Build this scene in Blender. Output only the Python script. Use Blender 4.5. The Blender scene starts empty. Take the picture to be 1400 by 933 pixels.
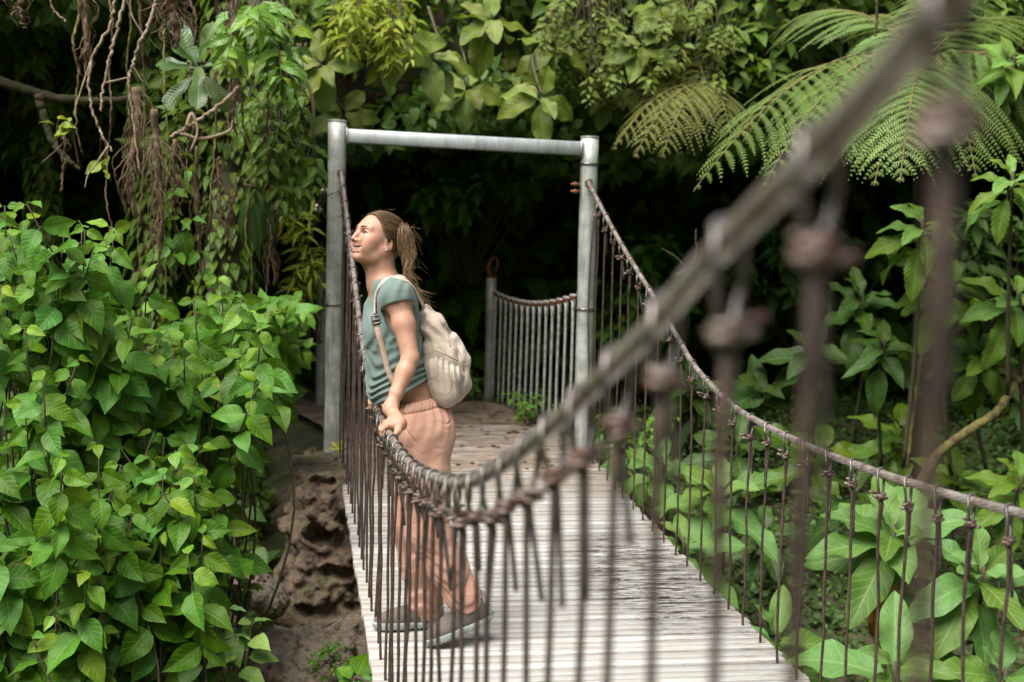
import bpy, math, random
import numpy as np
from mathutils import Vector, Matrix
rng = np.random.default_rng(7)
random.seed(7)
PI = math.pi
SC = bpy.context.scene
COL = SC.collection

# ------------------------------------------------------------------ camera (numbers measured from the place)
F = 1944.44
CAM = np.array([0.0, 0.0, 1.62])
def _rot(yaw, pitch, roll):
    return (Matrix.Rotation(yaw, 3, 'Z') @ Matrix.Rotation(PI/2 + pitch, 3, 'X') @ Matrix.Rotation(roll, 3, 'Z'))
RM = _rot(math.radians(-9.05), math.radians(-4.5), math.radians(1.2))
RN = np.array(RM)
def ray(px, py):
    return RN @ np.array([(px-700)/F, -(py-466.5)/F, -1.0])
def at(px, py, Y):                      # a point of the place at distance Y
    v = ray(px, py); return CAM + v*(Y/v[1])
def atX(px, py, X):
    v = ray(px, py); return CAM + v*(X/v[0])

cd = bpy.data.cameras.new('camera'); cam = bpy.data.objects.new('camera', cd); COL.objects.link(cam)
cam.matrix_world = Matrix.Translation(CAM.tolist()) @ RM.to_4x4()
cd.sensor_width = 36; cd.lens = 50; cd.clip_end = 300; cd.clip_start = .05
cd.dof.use_dof = True; cd.dof.focus_distance = 5.55; cd.dof.aperture_fstop = 2.6; cd.dof.aperture_blades = 9
SC.camera = cam

# ------------------------------------------------------------------ objects
def obj(name, me, mat=None, parent=None):
    o = bpy.data.objects.new(name, me); COL.objects.link(o)
    if mat is not None and len(me.materials) == 0: me.materials.append(mat)
    if parent is not None: o.parent = parent
    return o
def tag(o, label, cat, group=None):
    o['label'] = label; o['category'] = cat
    if group: o['group'] = group
    return o
def struct(o):
    o['kind'] = 'structure'; return o
def stuff(o, label=None, cat=None):
    o['kind'] = 'stuff'
    if label: o['label'] = label; o['category'] = cat
    return o
def empty(name, loc):
    o = bpy.data.objects.new(name, None); COL.objects.link(o); o.location = [float(v) for v in loc]
    o.empty_display_size = .05
    return o

def mesh_np(name, V, quads=None, tris=None, uv=None, lr=None, smooth=True, attrs=None):
    """V (n,3); quads (m,4); tris (k,3); uv (n,2) per vertex; lr (n,3) per-vertex random colours"""
    me = bpy.data.meshes.new(name)
    V = np.asarray(V, np.float32)
    nq = 0 if quads is None else len(quads); nt = 0 if tris is None else len(tris)
    loops = []
    if nq: loops.append(np.asarray(quads, np.int32).ravel())
    if nt: loops.append(np.asarray(tris, np.int32).ravel())
    loops = np.concatenate(loops)
    tot = np.concatenate([np.full(nq, 4, np.int32), np.full(nt, 3, np.int32)])
    start = np.concatenate([[0], np.cumsum(tot)[:-1]]).astype(np.int32)
    me.vertices.add(len(V)); me.vertices.foreach_set('co', V.ravel())
    me.loops.add(len(loops)); me.loops.foreach_set('vertex_index', loops)
    me.polygons.add(len(tot)); me.polygons.foreach_set('loop_start', start); me.polygons.foreach_set('loop_total', tot)
    me.update(calc_edges=True)
    if smooth: me.polygons.foreach_set('use_smooth', np.ones(len(tot), bool))
    if uv is not None:
        l = me.uv_layers.new(name='UVMap'); l.data.foreach_set('uv', np.asarray(uv, np.float32)[loops].ravel())
    if lr is not None:
        a = me.color_attributes.new('lr', 'FLOAT_COLOR', 'POINT')
        c = np.ones((len(V), 4), np.float32); c[:, :3] = lr; a.data.foreach_set('color', c.ravel())
    me.validate(); me.update()
    return me

class MB:
    """collects tubes, boxes and grids into one mesh"""
    def __init__(s): s.V=[]; s.Q=[]; s.T=[]; s.U=[]; s.L=[]; s.n=0
    def add(s, V, Q=None, T=None, uv=None, lr=None):
        V=np.asarray(V,float); m=len(V)
        s.V.append(V); s.U.append(np.zeros((m,2)) if uv is None else np.asarray(uv,float))
        if lr is None: lr=np.zeros(3)
        lr=np.asarray(lr,float); s.L.append(np.tile(lr,(m,1)) if lr.ndim==1 else lr)
        if Q is not None and len(Q): s.Q.append(np.asarray(Q,int)+s.n)
        if T is not None and len(T): s.T.append(np.asarray(T,int)+s.n)
        s.n+=m
    def tube(s, pts, r, sides=8, cap=True, lr=None, vscale=1.0, flat=None):
        P=np.asarray(pts,float); n=len(P)
        r=np.full(n,r,float) if np.isscalar(r) else np.asarray(r,float)
        T=np.gradient(P,axis=0); T/=np.linalg.norm(T,axis=1)[:,None]+1e-12
        ref=np.array([0,0,1.]) if abs(T[0][2])<.9 else np.array([1.,0,0])
        nrm=np.cross(T[0],ref); nrm/=np.linalg.norm(nrm)
        Ns=[nrm]
        for i in range(1,n):
            v=Ns[-1]-T[i]*np.dot(Ns[-1],T[i]); v/=np.linalg.norm(v)+1e-12; Ns.append(v)
        Ns=np.array(Ns); B=np.cross(T,Ns)
        a=np.arange(sides)/sides*2*PI
        fx,fy=(1,1) if flat is None else flat
        V=P[:,None,:]+r[:,None,None]*(fx*np.cos(a)[None,:,None]*Ns[:,None,:]+fy*np.sin(a)[None,:,None]*B[:,None,:])
        d=np.concatenate([[0],np.cumsum(np.linalg.norm(np.diff(P,axis=0),axis=1))])*vscale
        uv=np.stack([np.broadcast_to(a/(2*PI),(n,sides)),np.broadcast_to(d[:,None],(n,sides))],-1).reshape(-1,2)
        i=np.arange(n-1)[:,None]*sides; j=np.arange(sides)[None,:]; k=(j+1)%sides
        Q=np.stack([i+j,i+k,i+sides+k,i+sides+j],-1).reshape(-1,4)
        Tt=None
        if cap:
            Tt=[(0,q+1,q) for q in range(1,sides-1)]+[((n-1)*sides,(n-1)*sides+q,(n-1)*sides+q+1) for q in range(1,sides-1)]
        s.add(V.reshape(-1,3),Q,Tt,uv,lr)
    def box(s, c, h, R=None, lr=None, bev=0):
        c=np.asarray(c,float); h=np.asarray(h,float)
        if bev<=0:
            x=np.array([[-1,-1,-1],[1,-1,-1],[1,1,-1],[-1,1,-1],[-1,-1,1],[1,-1,1],[1,1,1],[-1,1,1]])*h
            Q=[(0,3,2,1),(4,5,6,7),(0,1,5,4),(1,2,6,5),(2,3,7,6),(3,0,4,7)]; T=None
        else:
            b=min(bev,h.min()*.9); pts=[]; idx={}
            for sx in (-1,1):
                for sy in (-1,1):
                    for sz in (-1,1):
                        for ax in range(3):
                            p=np.array([sx,sy,sz])*(h-b); p[ax]=np.array([sx,sy,sz])[ax]*h[ax]
                            idx[(sx,sy,sz,ax)]=len(pts); pts.append(p)
            x=np.array(pts); Q=[]; T=[]
            S=(-1,1)
            def orient(f):
                p=x[list(f)]; nn=np.cross(p[1]-p[0],p[2]-p[0])
                return tuple(f) if np.dot(nn,p.mean(0))>0 else tuple(reversed(f))
            for ax in range(3):
                o=[q for q in range(3) if q!=ax]
                for sg in S:
                    def key(u,v,ax2):
                        k=[0,0,0]; k[ax]=sg; k[o[0]]=u; k[o[1]]=v; return idx[(k[0],k[1],k[2],ax2)]
                    Q.append(orient((key(-1,-1,ax),key(1,-1,ax),key(1,1,ax),key(-1,1,ax))))
                for u in S:
                    for v in S:
                        k0=[0,0,0]; k0[o[0]]=u; k0[o[1]]=v
                        a=list(k0); a[ax]=-1; b2=list(k0); b2[ax]=1
                        Q.append(orient((idx[(*a,o[0])],idx[(*a,o[1])],idx[(*b2,o[1])],idx[(*b2,o[0])])))
            for sx in S:
                for sy in S:
                    for sz in S: T.append(orient(tuple(idx[(sx,sy,sz,q)] for q in range(3))))
        if R is not None: x=x@np.asarray(R).T
        s.add(x+c,Q,T,x[:,:2],lr)
    def build(s,name,smooth=True):
        return mesh_np(name,np.concatenate(s.V),np.concatenate(s.Q) if s.Q else None,np.concatenate(s.T) if s.T else None,
                       np.concatenate(s.U),np.concatenate(s.L),smooth)

def spline(pts, n):
    """Catmull-Rom through points"""
    P=np.asarray(pts,float); P=np.vstack([2*P[0]-P[1],P,2*P[-1]-P[-2]])
    m=len(P)-3; out=[]
    for t in np.linspace(0,m-1e-9,n):
        i=int(t); u=t-i; a,b,c,d=P[i:i+4]
        out.append(.5*((2*b)+(-a+c)*u+(2*a-5*b+4*c-d)*u*u+(-a+3*b-3*c+d)*u**3))
    return np.array(out)

def vnoise(P, scale, seed=0, octaves=3):
    """value noise for mesh displacement"""
    P=np.asarray(P,float)*scale; out=np.zeros(len(P)); amp=1; tot=0
    for o in range(octaves):
        i=np.floor(P).astype(np.int64); f=P-i; f=f*f*(3-2*f)
        def h(dx,dy,dz):
            n=((i[:,0]+dx)*374761393+(i[:,1]+dy)*668265263+(i[:,2]+dz)*2147483647+seed*1442695041)&0x7fffffff
            n=((n^(n>>13))*1274126177)&0x7fffffff
            n=(n^(n>>16))&0xffff
            return n/65535.0
        c=0
        for dx in (0,1):
            for dy in (0,1):
                for dz in (0,1):
                    c=c+h(dx,dy,dz)*(f[:,0] if dx else 1-f[:,0])*(f[:,1] if dy else 1-f[:,1])*(f[:,2] if dz else 1-f[:,2])
        out+=amp*(c*2-1); tot+=amp; amp*=.5; P=P*2.03+11.7
    return out/tot
def sstep(a,b,x):
    t=np.clip((x-a)/(b-a),0,1); return t*t*(3-2*t)

# ------------------------------------------------------------------ materials
class NT:
    def __init__(s,name):
        s.m=bpy.data.materials.new(name); s.m.use_nodes=True; s.t=s.m.node_tree; s.t.nodes.clear()
        s.out=s.t.nodes.new('ShaderNodeOutputMaterial')
    def n(s,typ,ins=None,**props):
        nd=s.t.nodes.new('ShaderNode'+typ)
        for k,v in props.items(): setattr(nd,k,v)
        if ins:
            for k,v in ins.items(): s.set(nd.inputs[k],v)
        return nd
    def set(s,sock,v):
        if isinstance(v,bpy.types.NodeSocket): s.t.links.new(v,sock)
        elif isinstance(v,(tuple,list)) and sock.type=='RGBA' and len(v)==3: sock.default_value=(*v,1)
        else: sock.default_value=v
    def math(s,op,a,b=None,c=None,clamp=False):
        nd=s.t.nodes.new('ShaderNodeMath'); nd.operation=op; nd.use_clamp=clamp
        for i,v in enumerate((a,b,c)):
            if v is not None: s.set(nd.inputs[i],v)
        return nd.outputs[0]
    def mix(s,f,a,b,blend='MIX'):
        nd=s.t.nodes.new('ShaderNodeMix'); nd.data_type='RGBA'; nd.blend_type=blend
        s.set(nd.inputs[0],f); s.set(nd.inputs[6],a); s.set(nd.inputs[7],b); return nd.outputs[2]
    def ramp(s,f,lo,hi,a=0.0,b=1.0):
        nd=s.t.nodes.new('ShaderNodeMapRange'); nd.clamp=True; nd.interpolation_type='SMOOTHSTEP'
        for i,v in enumerate((f,lo,hi,a,b)): s.set(nd.inputs[i],v)
        return nd.outputs[0]
    def noise(s,vec,scale,detail=4,rough=.55,dist=0):
        nd=s.n('TexNoise',{'Scale':scale,'Detail':detail,'Roughness':rough,'Distortion':dist})
        if vec is not None: s.t.links.new(vec,nd.inputs['Vector'])
        return nd.outputs['Fac']
    def coords(s,kind='Object',scale=None):
        tc=s.n('TexCoord').outputs[kind]
        if scale is None: return tc
        mp=s.n('Mapping',{'Vector':tc,'Scale':scale}); return mp.outputs[0]
    def bsdf(s,col,rough=.6,metal=0,bump=None,bstr=.3,bdist=.01,**kw):
        b=s.n('BsdfPrincipled')
        s.set(b.inputs['Base Color'],col); s.set(b.inputs['Roughness'],rough); s.set(b.inputs['Metallic'],metal)
        for k,v in kw.items(): s.set(b.inputs[k.replace('_',' ')],v)
        if bump is not None:
            bp=s.n('Bump',{'Strength':bstr,'Distance':bdist,'Height':bump}); s.t.links.new(bp.outputs[0],b.inputs['Normal'])
        return b.outputs[0]
    def done(s,sh):
        s.t.links.new(sh,s.out.inputs['Surface']); return s.m

def m_simple(name,col,rough=.6,metal=0,var=.25,scale=12,bstr=.2,col2=None,**kw):
    t=NT(name); c=t.coords(); n=t.noise(c,scale,5)
    col2=col2 or tuple(v*(1-var) for v in col)
    cc=t.mix(t.ramp(n,.35,.65),col2,col)
    return t.done(t.bsdf(cc,rough,metal,t.noise(c,scale*4,4),bstr,.004,**kw))

def m_leaf(name,c1,c2,young=(.22,.34,.05),nv=8,rough=.42,trans=.3,vein=.45,slant=.9,spot=.0,spec=.3):
    t=NT(name)
    at_=t.n('Attribute',attribute_name='lr'); sp=t.n('SeparateColor',{'Color':at_.outputs['Color']})
    r1,r2,age=sp.outputs
    uvn=t.n('UVMap',uv_map='UVMap'); su=t.n('SeparateXYZ',{'Vector':uvn.outputs[0]})
    u=t.math('MULTIPLY',t.math('ABSOLUTE',t.math('SUBTRACT',su.outputs[0],.5)),2.0); v=su.outputs[1]
    mid=t.ramp(u,.02,.10,1.0,0.0)
    ph=t.math('SUBTRACT',t.math('MULTIPLY',v,float(nv)),t.math('MULTIPLY',t.math('POWER',u,.8),slant*nv*.28))
    lat=t.math('POWER',t.math('MULTIPLY_ADD',t.math('SINE',t.math('MULTIPLY',ph,2*PI)),.5,.5),9.0)
    base=t.mix(r1,c1,c2)
    base=t.mix(age,base,young)
    co=t.coords()
    n=t.noise(co,22,4)
    base=t.mix(t.math('MULTIPLY',t.ramp(n,.45,.75),.35),base,tuple(x*.55 for x in c1))
    ed=t.math('MULTIPLY',t.ramp(u,.72,1.0),t.ramp(t.noise(co,14,4,.7),.56,.70))
    base=t.mix(t.math('MULTIPLY',ed,.75),base,(.20,.13,.045))
    if spot: 
        nn=t.noise(co,70,2); base=t.mix(t.math('MULTIPLY',t.ramp(nn,.66,.72),spot),base,(.10,.06,.02))
    hsv=t.n('HueSaturation',{'Hue':t.math('MULTIPLY_ADD',r2,.03,.485),'Saturation':t.math('MULTIPLY_ADD',r2,-.2,1.16),'Value':t.math('MULTIPLY_ADD',r2,.55,.66),'Color':base}).outputs[0]
    vf=t.math('MULTIPLY',t.math('MAXIMUM',mid,t.math('MULTIPLY',lat,.6)),vein)
    col=t.mix(vf,hsv,t.mix(.5,hsv,(.42,.5,.2)))
    h=t.math('SUBTRACT',t.math('MULTIPLY',t.noise(co,60,3),.3),t.math('MAXIMUM',mid,lat))
    b=t.bsdf(col,t.math('MULTIPLY_ADD',n,.3,rough-.12),0,h,.35,.004,Specular_IOR_Level=spec)
    tr=t.n('BsdfTranslucent',{'Color':t.mix(.5,col,(.25,.4,.03))}).outputs[0]
    mx=t.n('MixShader',{0:trans,1:b,2:tr}).outputs[0]
    return t.done(mx)
# ------------------------------------------------------------------ bridge
XL, XR = .32, 1.90
def zdeck(Y):
    Y=np.asarray(Y,float); return np.where(Y<8.6,.006*(Y-2)**2-.05,.211+.015*(Y-8.6))

def m_deck():
    t=NT('weathered white planks')
    c=t.coords(); at_=t.n('Attribute',attribute_name='lr'); sp=t.n('SeparateColor',{'Color':at_.outputs['Color']})
    r1,r2,dirt=sp.outputs
    g=t.noise(t.n('Mapping',{'Vector':c,'Scale':(2.2,30,20)}).outputs[0],2.4,6,.62)
    g2=t.noise(t.n('Mapping',{'Vector':c,'Scale':(5,90,40)}).outputs[0],2.2,5,.7)
    big=t.noise(c,1.3,4,.6)
    base=t.mix(r1,(.335,.335,.315),(.515,.515,.485))
    base=t.mix(t.math('MULTIPLY',t.ramp(g,.42,.66),.7),base,(.29,.235,.195))
    base=t.mix(t.math('MULTIPLY',t.ramp(g2,.57,.70),.7),base,(.10,.075,.06))
    base=t.mix(t.math('MULTIPLY',t.ramp(big,.47,.68),.5),base,(.30,.255,.22))
    # dark worn patch with peeled paint toward one edge, brown soil carried onto the far end
    su=t.n('SeparateXYZ',{'Vector':c})
    dx=t.math('POWER',t.math('DIVIDE',t.math('SUBTRACT',su.outputs[0],1.62),.34),2.0)
    dy=t.math('POWER',t.math('DIVIDE',t.math('SUBTRACT',su.outputs[1],6.2),.9),2.0)
    w=t.ramp(t.math('ADD',dx,dy),.15,1.3,1.0,0.0)
    pn=t.noise(t.n('Mapping',{'Vector':c,'Scale':(3.2,42,10)}).outputs[0],2.6,7,.8)
    base=t.mix(t.math('MULTIPLY',w,t.ramp(pn,.46,.53)),base,(.045,.033,.028))
    e=t.ramp(su.outputs[1],6.9,8.7)
    en=t.noise(t.n('Mapping',{'Vector':c,'Scale':(3,9,6)}).outputs[0],2,6,.7)
    base=t.mix(t.math('MULTIPLY',e,t.ramp(en,.28,.58)),base,(.20,.145,.10))
    edge=t.ramp(su.outputs[0],1.60,1.92)
    base=t.mix(t.math('MULTIPLY',edge,t.ramp(pn,.5,.62)),base,(.07,.05,.04))
    return t.done(t.bsdf(base,.82,0,t.math('ADD',g,t.math('MULTIPLY',g2,.6)),.35,.004))
M_deck=m_deck()
M_edge=m_simple('dark edge timber',(.16,.115,.085),.85,0,.5,6,.5)
M_galv=None
def m_galv(name,c1,c2,moss,rough=.55,metal=.35):
    t=NT(name); c=t.coords()
    n=t.noise(c,9,6,.65); st=t.noise(t.n('Mapping',{'Vector':c,'Scale':(26,26,2.5)}).outputs[0],1.6,5,.6)
    b=t.mix(t.ramp(n,.35,.65),c1,c2)
    b=t.mix(t.math('MULTIPLY',t.ramp(st,.48,.7),.7),b,moss)
    b=t.mix(t.math('MULTIPLY',t.ramp(t.noise(c,38,3),.66,.74),.8),b,(.10,.075,.05))
    return t.done(t.bsdf(b,rough,metal,n,.25,.004))
M_post=m_galv('galvanised post',(.50,.52,.48),(.31,.325,.295),(.17,.165,.095))
M_beam=m_galv('galvanised beam',(.50,.54,.55),(.38,.41,.42),(.28,.29,.27))
M_rod=m_simple('brown rusted rod',(.078,.049,.036),.7,.1,.55,30,.3,(.034,.021,.016))
M_knot=m_simple('rust and zinc tie wire',(.23,.19,.165),.5,.4,.5,70,.3,(.12,.056,.034))
M_loop=m_simple('dark wire',(.19,.17,.155),.33,.6,.5,60,.2)
M_bar=m_simple('pale galvanised rod',(.64,.64,.62),.5,.4,.35,30,.2)
M_rust=m_simple('orange rust',(.26,.10,.045),.85,.1,.5,50,.4)
def m_cable():
    t=NT('twisted steel cable')
    uv=t.n('UVMap',uv_map='UVMap'); s=t.n('SeparateXYZ',{'Vector':uv.outputs[0]})
    ph=t.math('ADD',t.math('MULTIPLY',s.outputs[0],7.0),t.math('MULTIPLY',s.outputs[1],62.0*2/(2*PI)))
    w=t.math('MULTIPLY_ADD',t.math('COSINE',t.math('MULTIPLY',ph,2*PI)),.5,.5)
    c=t.coords(); n=t.noise(c,16,5,.65)
    b=t.mix(t.ramp(n,.36,.66),(.48,.43,.40),(.21,.15,.12))
    b=t.mix(t.math('MULTIPLY',t.math('POWER',t.math('SUBTRACT',1.0,w),3.0),.55),b,(.07,.05,.04))
    return t.done(t.bsdf(b,.34,.45,n,.5,.004))
M_cable=m_cable()

def build_deck():
    root=empty('bridge_deck',(1.11,5,.0))
    tag(root,'weathered white deck of narrow cross planks that the woman stands on','bridge deck')
    m=MB(); y=-2.0; i=0
    while y<9.95:
        w=random.uniform(.049,.056); gap=random.uniform(.013,.019)
        yc=y+w/2; z=zdeck(yc)-.02
        sl=math.atan(.012*(yc-2)) if yc<8.6 else .015
        x0=XL+random.uniform(-.004,.004); x1=XR+random.uniform(-.010,.010)
        a=random.gauss(0,.0022)
        R=Matrix.Rotation(sl,3,'X')@Matrix.Rotation(a,3,'Z')@Matrix.Rotation(random.gauss(0,.0016),3,'Y')
        m.box(((x0+x1)/2,yc,z+random.gauss(0,.0016)),((x1-x0)/2,w/2,.018),np.array(R),(random.random(),random.random(),0),bev=.002)
        y+=w+gap; i+=1
    o=obj('planks',m.build('planks',False),M_deck,root); o.location=-root.location
    for x in (XL+.055,XR-.055):
        b=MB(); ys=np.linspace(-2,8.80,40)
        pts=np.array([(x,v,zdeck(v)-.09) for v in ys])
        for k in range(39):
            p,q=pts[k],pts[k+1]; mid=(p+q)/2
            b.box(mid,(.028,(q[1]-p[1])/2,.048),np.array(Matrix.Rotation(math.atan2(q[2]-p[2],q[1]-p[1]),3,'X')))
        o=obj('edge_beam',b.build('edge_beam',False),M_edge,root); o.location=-root.location
build_deck()

# handrail cables
LC=np.array([(.31,-.5,2.36),(.33,-.1,2.17),(.355,.4,1.93),(.36,.758,1.75),(.36,.952,1.674),(.36,1.187,1.597),(.36,1.379,1.523),(.36,1.588,1.454),(.36,1.82,1.376),(.36,2.31,1.231),
    (.36,2.78,1.115),(.36,3.32,1.026),(.36,4.12,.93),(.36,5.03,.893),(.36,5.765,.912),(.355,6.6,1.05),(.35,7.4,1.32),(.34,8.1,1.61),(.328,8.6,1.85),(.322,8.86,1.965)])
RC=np.array([(1.89,-.5,1.9),(1.88,.8,1.49),(1.87,1.8,1.19),(1.86,2.6,1.0),(1.86,3.328,.924),(1.86,3.97,.885),(1.86,4.47,.867),(1.86,4.88,.864),(1.86,5.33,.874),(1.86,5.75,.902),(1.86,6.31,1.008),
    (1.86,6.85,1.205),(1.86,7.83,1.545),(1.865,8.5,1.80),(1.868,8.82,1.925)])
def cable_fn(P):
    S=spline(P,600)
    return lambda Y: np.array([np.interp(Y,S[:,1],S[:,0]),Y,np.interp(Y,S[:,1],S[:,2])]), S
fL,SL=cable_fn(LC); fR,SR=cable_fn(RC)
RCAB=.0125
for S,lab in ((SL,'steel handrail cable sweeping close past the viewer, down to the woman\'s hands'),
              (SR,'steel handrail cable along the far side of the deck, rising to the right-hand gate post')):
    m=MB(); Lc=np.concatenate([[0],np.cumsum(np.linalg.norm(np.diff(S,axis=0),axis=1))]); q=np.arange(0,Lc[-1],.0075); P=np.stack([np.interp(q,Lc,S[:,k]) for k in range(3)],1)
    sd=28; m.tube(P,RCAB,sd); V=m.V[0].reshape(len(q),sd,3); a_=np.arange(sd)/sd*2*PI
    V[:]=P[:,None,:]+(V-P[:,None,:])*(1+.10*np.abs(np.cos(3.5*a_[None,:]+q[:,None]*62)))[:,:,None]-(V-P[:,None,:])*.06
    tag(obj('handrail_cable',m.build('handrail_cable'),M_cable),lab,'cable')

ORD=['first','second','third','fourth','fifth','sixth','seventh','eighth','ninth','tenth','eleventh','twelfth','thirteenth','fourteenth','fifteenth','sixteenth',
 'seventeenth','eighteenth','nineteenth','twentieth','twenty-first','twenty-second','twenty-third','twenty-fourth','twenty-fifth','twenty-sixth','twenty-seventh','twenty-eighth','twenty-ninth','thirtieth']
def hanger(fc,Y,label,group,inward):
    c=fc(Y); t=fc(Y+.02)-fc(Y-.02); t/=np.linalg.norm(t)
    zb=zdeck(Y)-.07; x,_,z=c
    kz=z-random.uniform(.062,.08)
    jx=random.gauss(0,.006); jy=random.gauss(0,.012)
    xb=x+ (0.0 if inward>0 else .0); kn=np.array([x+jx*.4,Y+jy*.3,kz])
    # long rod with its small kinks
    n=9; tt=np.linspace(0,1,n); rod=np.stack([xb+(kn[0]-xb)*tt,np.full(n,Y)+jy*.3*tt,zb+(kz-zb)*tt],1)
    L=kz-zb; amp=.0032
    off=np.cumsum(np.array([[random.gauss(0,amp),random.gauss(0,amp)] for _ in range(n)]),axis=0)
    off-=off[0]; off-=tt[:,None]*off[-1]
    rod[:,:2]+=off
    rod=spline(rod,22)
    m=MB(); m.tube(rod,.0052,7)
    k=random.uniform(.018,.034); r=RCAB+.004
    side=np.array([1,0,0.]); up=np.cross(side,t); up=up if up[2]>0 else -up
    def q(a,s): return c+r*(math.cos(a)*up+math.sin(a)*side)+t*s
    loop=[kn+np.array([-.004,0,-.02]),kn+np.array([-.006,0,0]),kn*.45+c*.55-side*.018-t*k*.75,q(-1.75,-k*.45),q(-.9,-k*.2),q(0,0),q(.9,k*.2),q(1.75,k*.45),kn*.45+c*.55+side*.018+t*k*.75,kn+np.array([.006,.002,0]),kn+np.array([.008,.004,-.03])]
    l2=spline(loop,34)
    tail=random.uniform(.05,.16); 
    tdir=np.array([random.uniform(-.012,.02),random.uniform(-.02,.02),-tail])
    l2=np.vstack([l2,l2[-1]+tdir*.5,l2[-1]+tdir])
    o=obj('hanger_rod',m.build('hanger_rod'),M_rod); tag(o,label,'hanger rod',group)
    m=MB(); m.tube(l2,.0047,8); obj('wire_loop',m.build('wire_loop'),M_loop,o)
    w=MB(); a0=random.uniform(0,2*PI); turns=random.choice([2.5,3,3.5]); N=int(turns*9)
    hp=[]
    for i in range(N+1):
        a=a0+2*PI*turns*i/N; rr=.0125+.003*math.sin(i*1.7)
        hp.append(kn+np.array([rr*math.cos(a),rr*math.sin(a),-.009+.018*i/N]))
    e=np.array([inward*random.uniform(.018,.034),random.uniform(-.014,.008),random.uniform(-.008,.012)])
    s_=np.array([-inward*random.uniform(.010,.020),random.uniform(-.010,.010),random.uniform(-.01,.006)])
    hp=[hp[0]+s_]+hp+[hp[-1]+e*.5,hp[-1]+e]
    w.tube(hp,.0044,6)
    w.tube([kn+e*.2+np.array([0,0,-.006]),kn+e*1.05+np.array([0,0,-.004])],.0052,6)
    obj('tie_wire',w.build('tie_wire'),M_knot,o)
    return o
def ring(fc,Y):
    pass
# near side: spaced a hand apart, from beside the viewer to the gate post
Ys=[]; y=.565
while y<8.66:
    Ys.append(y); y+=random.uniform(.186,.196) if y<3 else random.uniform(.185,.215)
hand_Y=5.1
before=[v for v in Ys if v<4.98][::-1]; after=[v for v in Ys if v>=4.98]
for i,v in enumerate(before):
    hanger(fL,v,f'brown hanger rod on the near cable, {ORD[i]} one this side of the woman\'s nearer hand','hanger rods of the near cable',1)
aft=after[::-1]
for i,v in enumerate(aft):
    hanger(fL,v,f'thin rusty hanger rod on the near cable, {ORD[i]} from the left gate post','hanger rods of the near cable',1)
Yr=[]; y=2.55
while y<8.66:
    Yr.append(y); y+=random.uniform(.195,.225)
for i,v in enumerate(Yr[::-1]):
    hanger(fR,v,f'rusty hanger rod on the far cable, {ORD[i]} counting from the right gate post','hanger rods of the far cable',-1)

# gate
def gate():
    root=empty('gate_frame',(1.09,8.87,.2)); L=-np.array(root.location)
    tag(root,'tall grey galvanised steel gate frame standing at the far end of the deck','gate frame')
    def post(x0,z0,x1,z1,mat):
        m=MB(); zz=np.linspace(z0,z1,16)
        xx=np.interp(zz,[z0,z1],[x0,x1]); r=.0555+.0012*np.sin(zz*9)
        m.tube(np.stack([xx,np.full(16,8.88),zz],1)+L,r,20)
        # flat plate welded on the top
        m.tube(np.array([(x1,8.88,z1+.0005),(x1,8.88,z1+.008)])+L,.059,20)
        p=obj('post',m.build('post'),mat,root)
        for zc in ([1.13] if x0<1 else [2.04,1.12]):
            b=MB(); xx_=np.interp(zc,[z0,z1],[x0,x1])
            b.tube(np.array([(xx_,8.88,zc-.007),(xx_,8.88,zc+.007)])+L,.0605,20)
            obj('clamp_band',b.build('clamp_band'),M_loop,p)
        return p
    pl=post(.292,-.35,.30,2.255,M_post)
    pr=post(1.885,-.25,1.885,2.205,M_post)
    m=MB(); a=np.array([.354,8.88,2.17]); b=np.array([1.828,8.88,2.135]); d=b-a; ang=math.atan2(d[2],d[0])
    m.box((a+b)/2+L,(np.linalg.norm(d)/2,.042,.042),np.array(Matrix.Rotation(-ang,3,'Y')),bev=.006)
    obj('crossbeam',m.build('crossbeam',False),M_beam,root)
    for xj,zj in ((.357,2.17),(1.825,2.135)):      # weld beads
        b=MB(); b.tube(np.array([(xj,8.88+dy,zj+dz) for dy,dz in ((-.044,-.044),(.044,-.044),(.044,.044),(-.044,.044),(-.044,-.043))])+L,.0065,6); obj('weld_bead',b.build('weld_bead'),M_post,root)
    # eye where each cable runs into its post
    for f,s in ((fL,-1),(fR,1)):
        b=MB(); c=f(8.80); k=[]
        for q in np.linspace(0,2*PI,17): k.append(c+np.array([.02*math.cos(q),.0,.026*math.sin(q)]))
        b.tube(np.array(k)+L,.006,6,cap=False)
        obj('cable_eye',b.build('cable_eye'),M_loop,root)
    for dz in (.0,.045):
        b=MB(); b.tube(np.array([(1.825,8.86,1.865+dz),(1.765,8.84,1.865+dz)])+L,.008,8); b.tube(np.array([(1.80,8.853,1.865+dz),(1.786,8.848,1.865+dz)])+L,.015,6)
        obj('bolt',b.build('bolt'),M_rust,root)
    # thin tie rod running down the right post
    b=MB(); zz=np.linspace(1.72,.2,12)
    b.tube(np.stack([1.90+.012*np.sin(zz*4),np.full(12,8.815),zz],1)+L,.005,6)
    obj('tie_rod',b.build('tie_rod'),M_rod,root)
gate()

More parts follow.
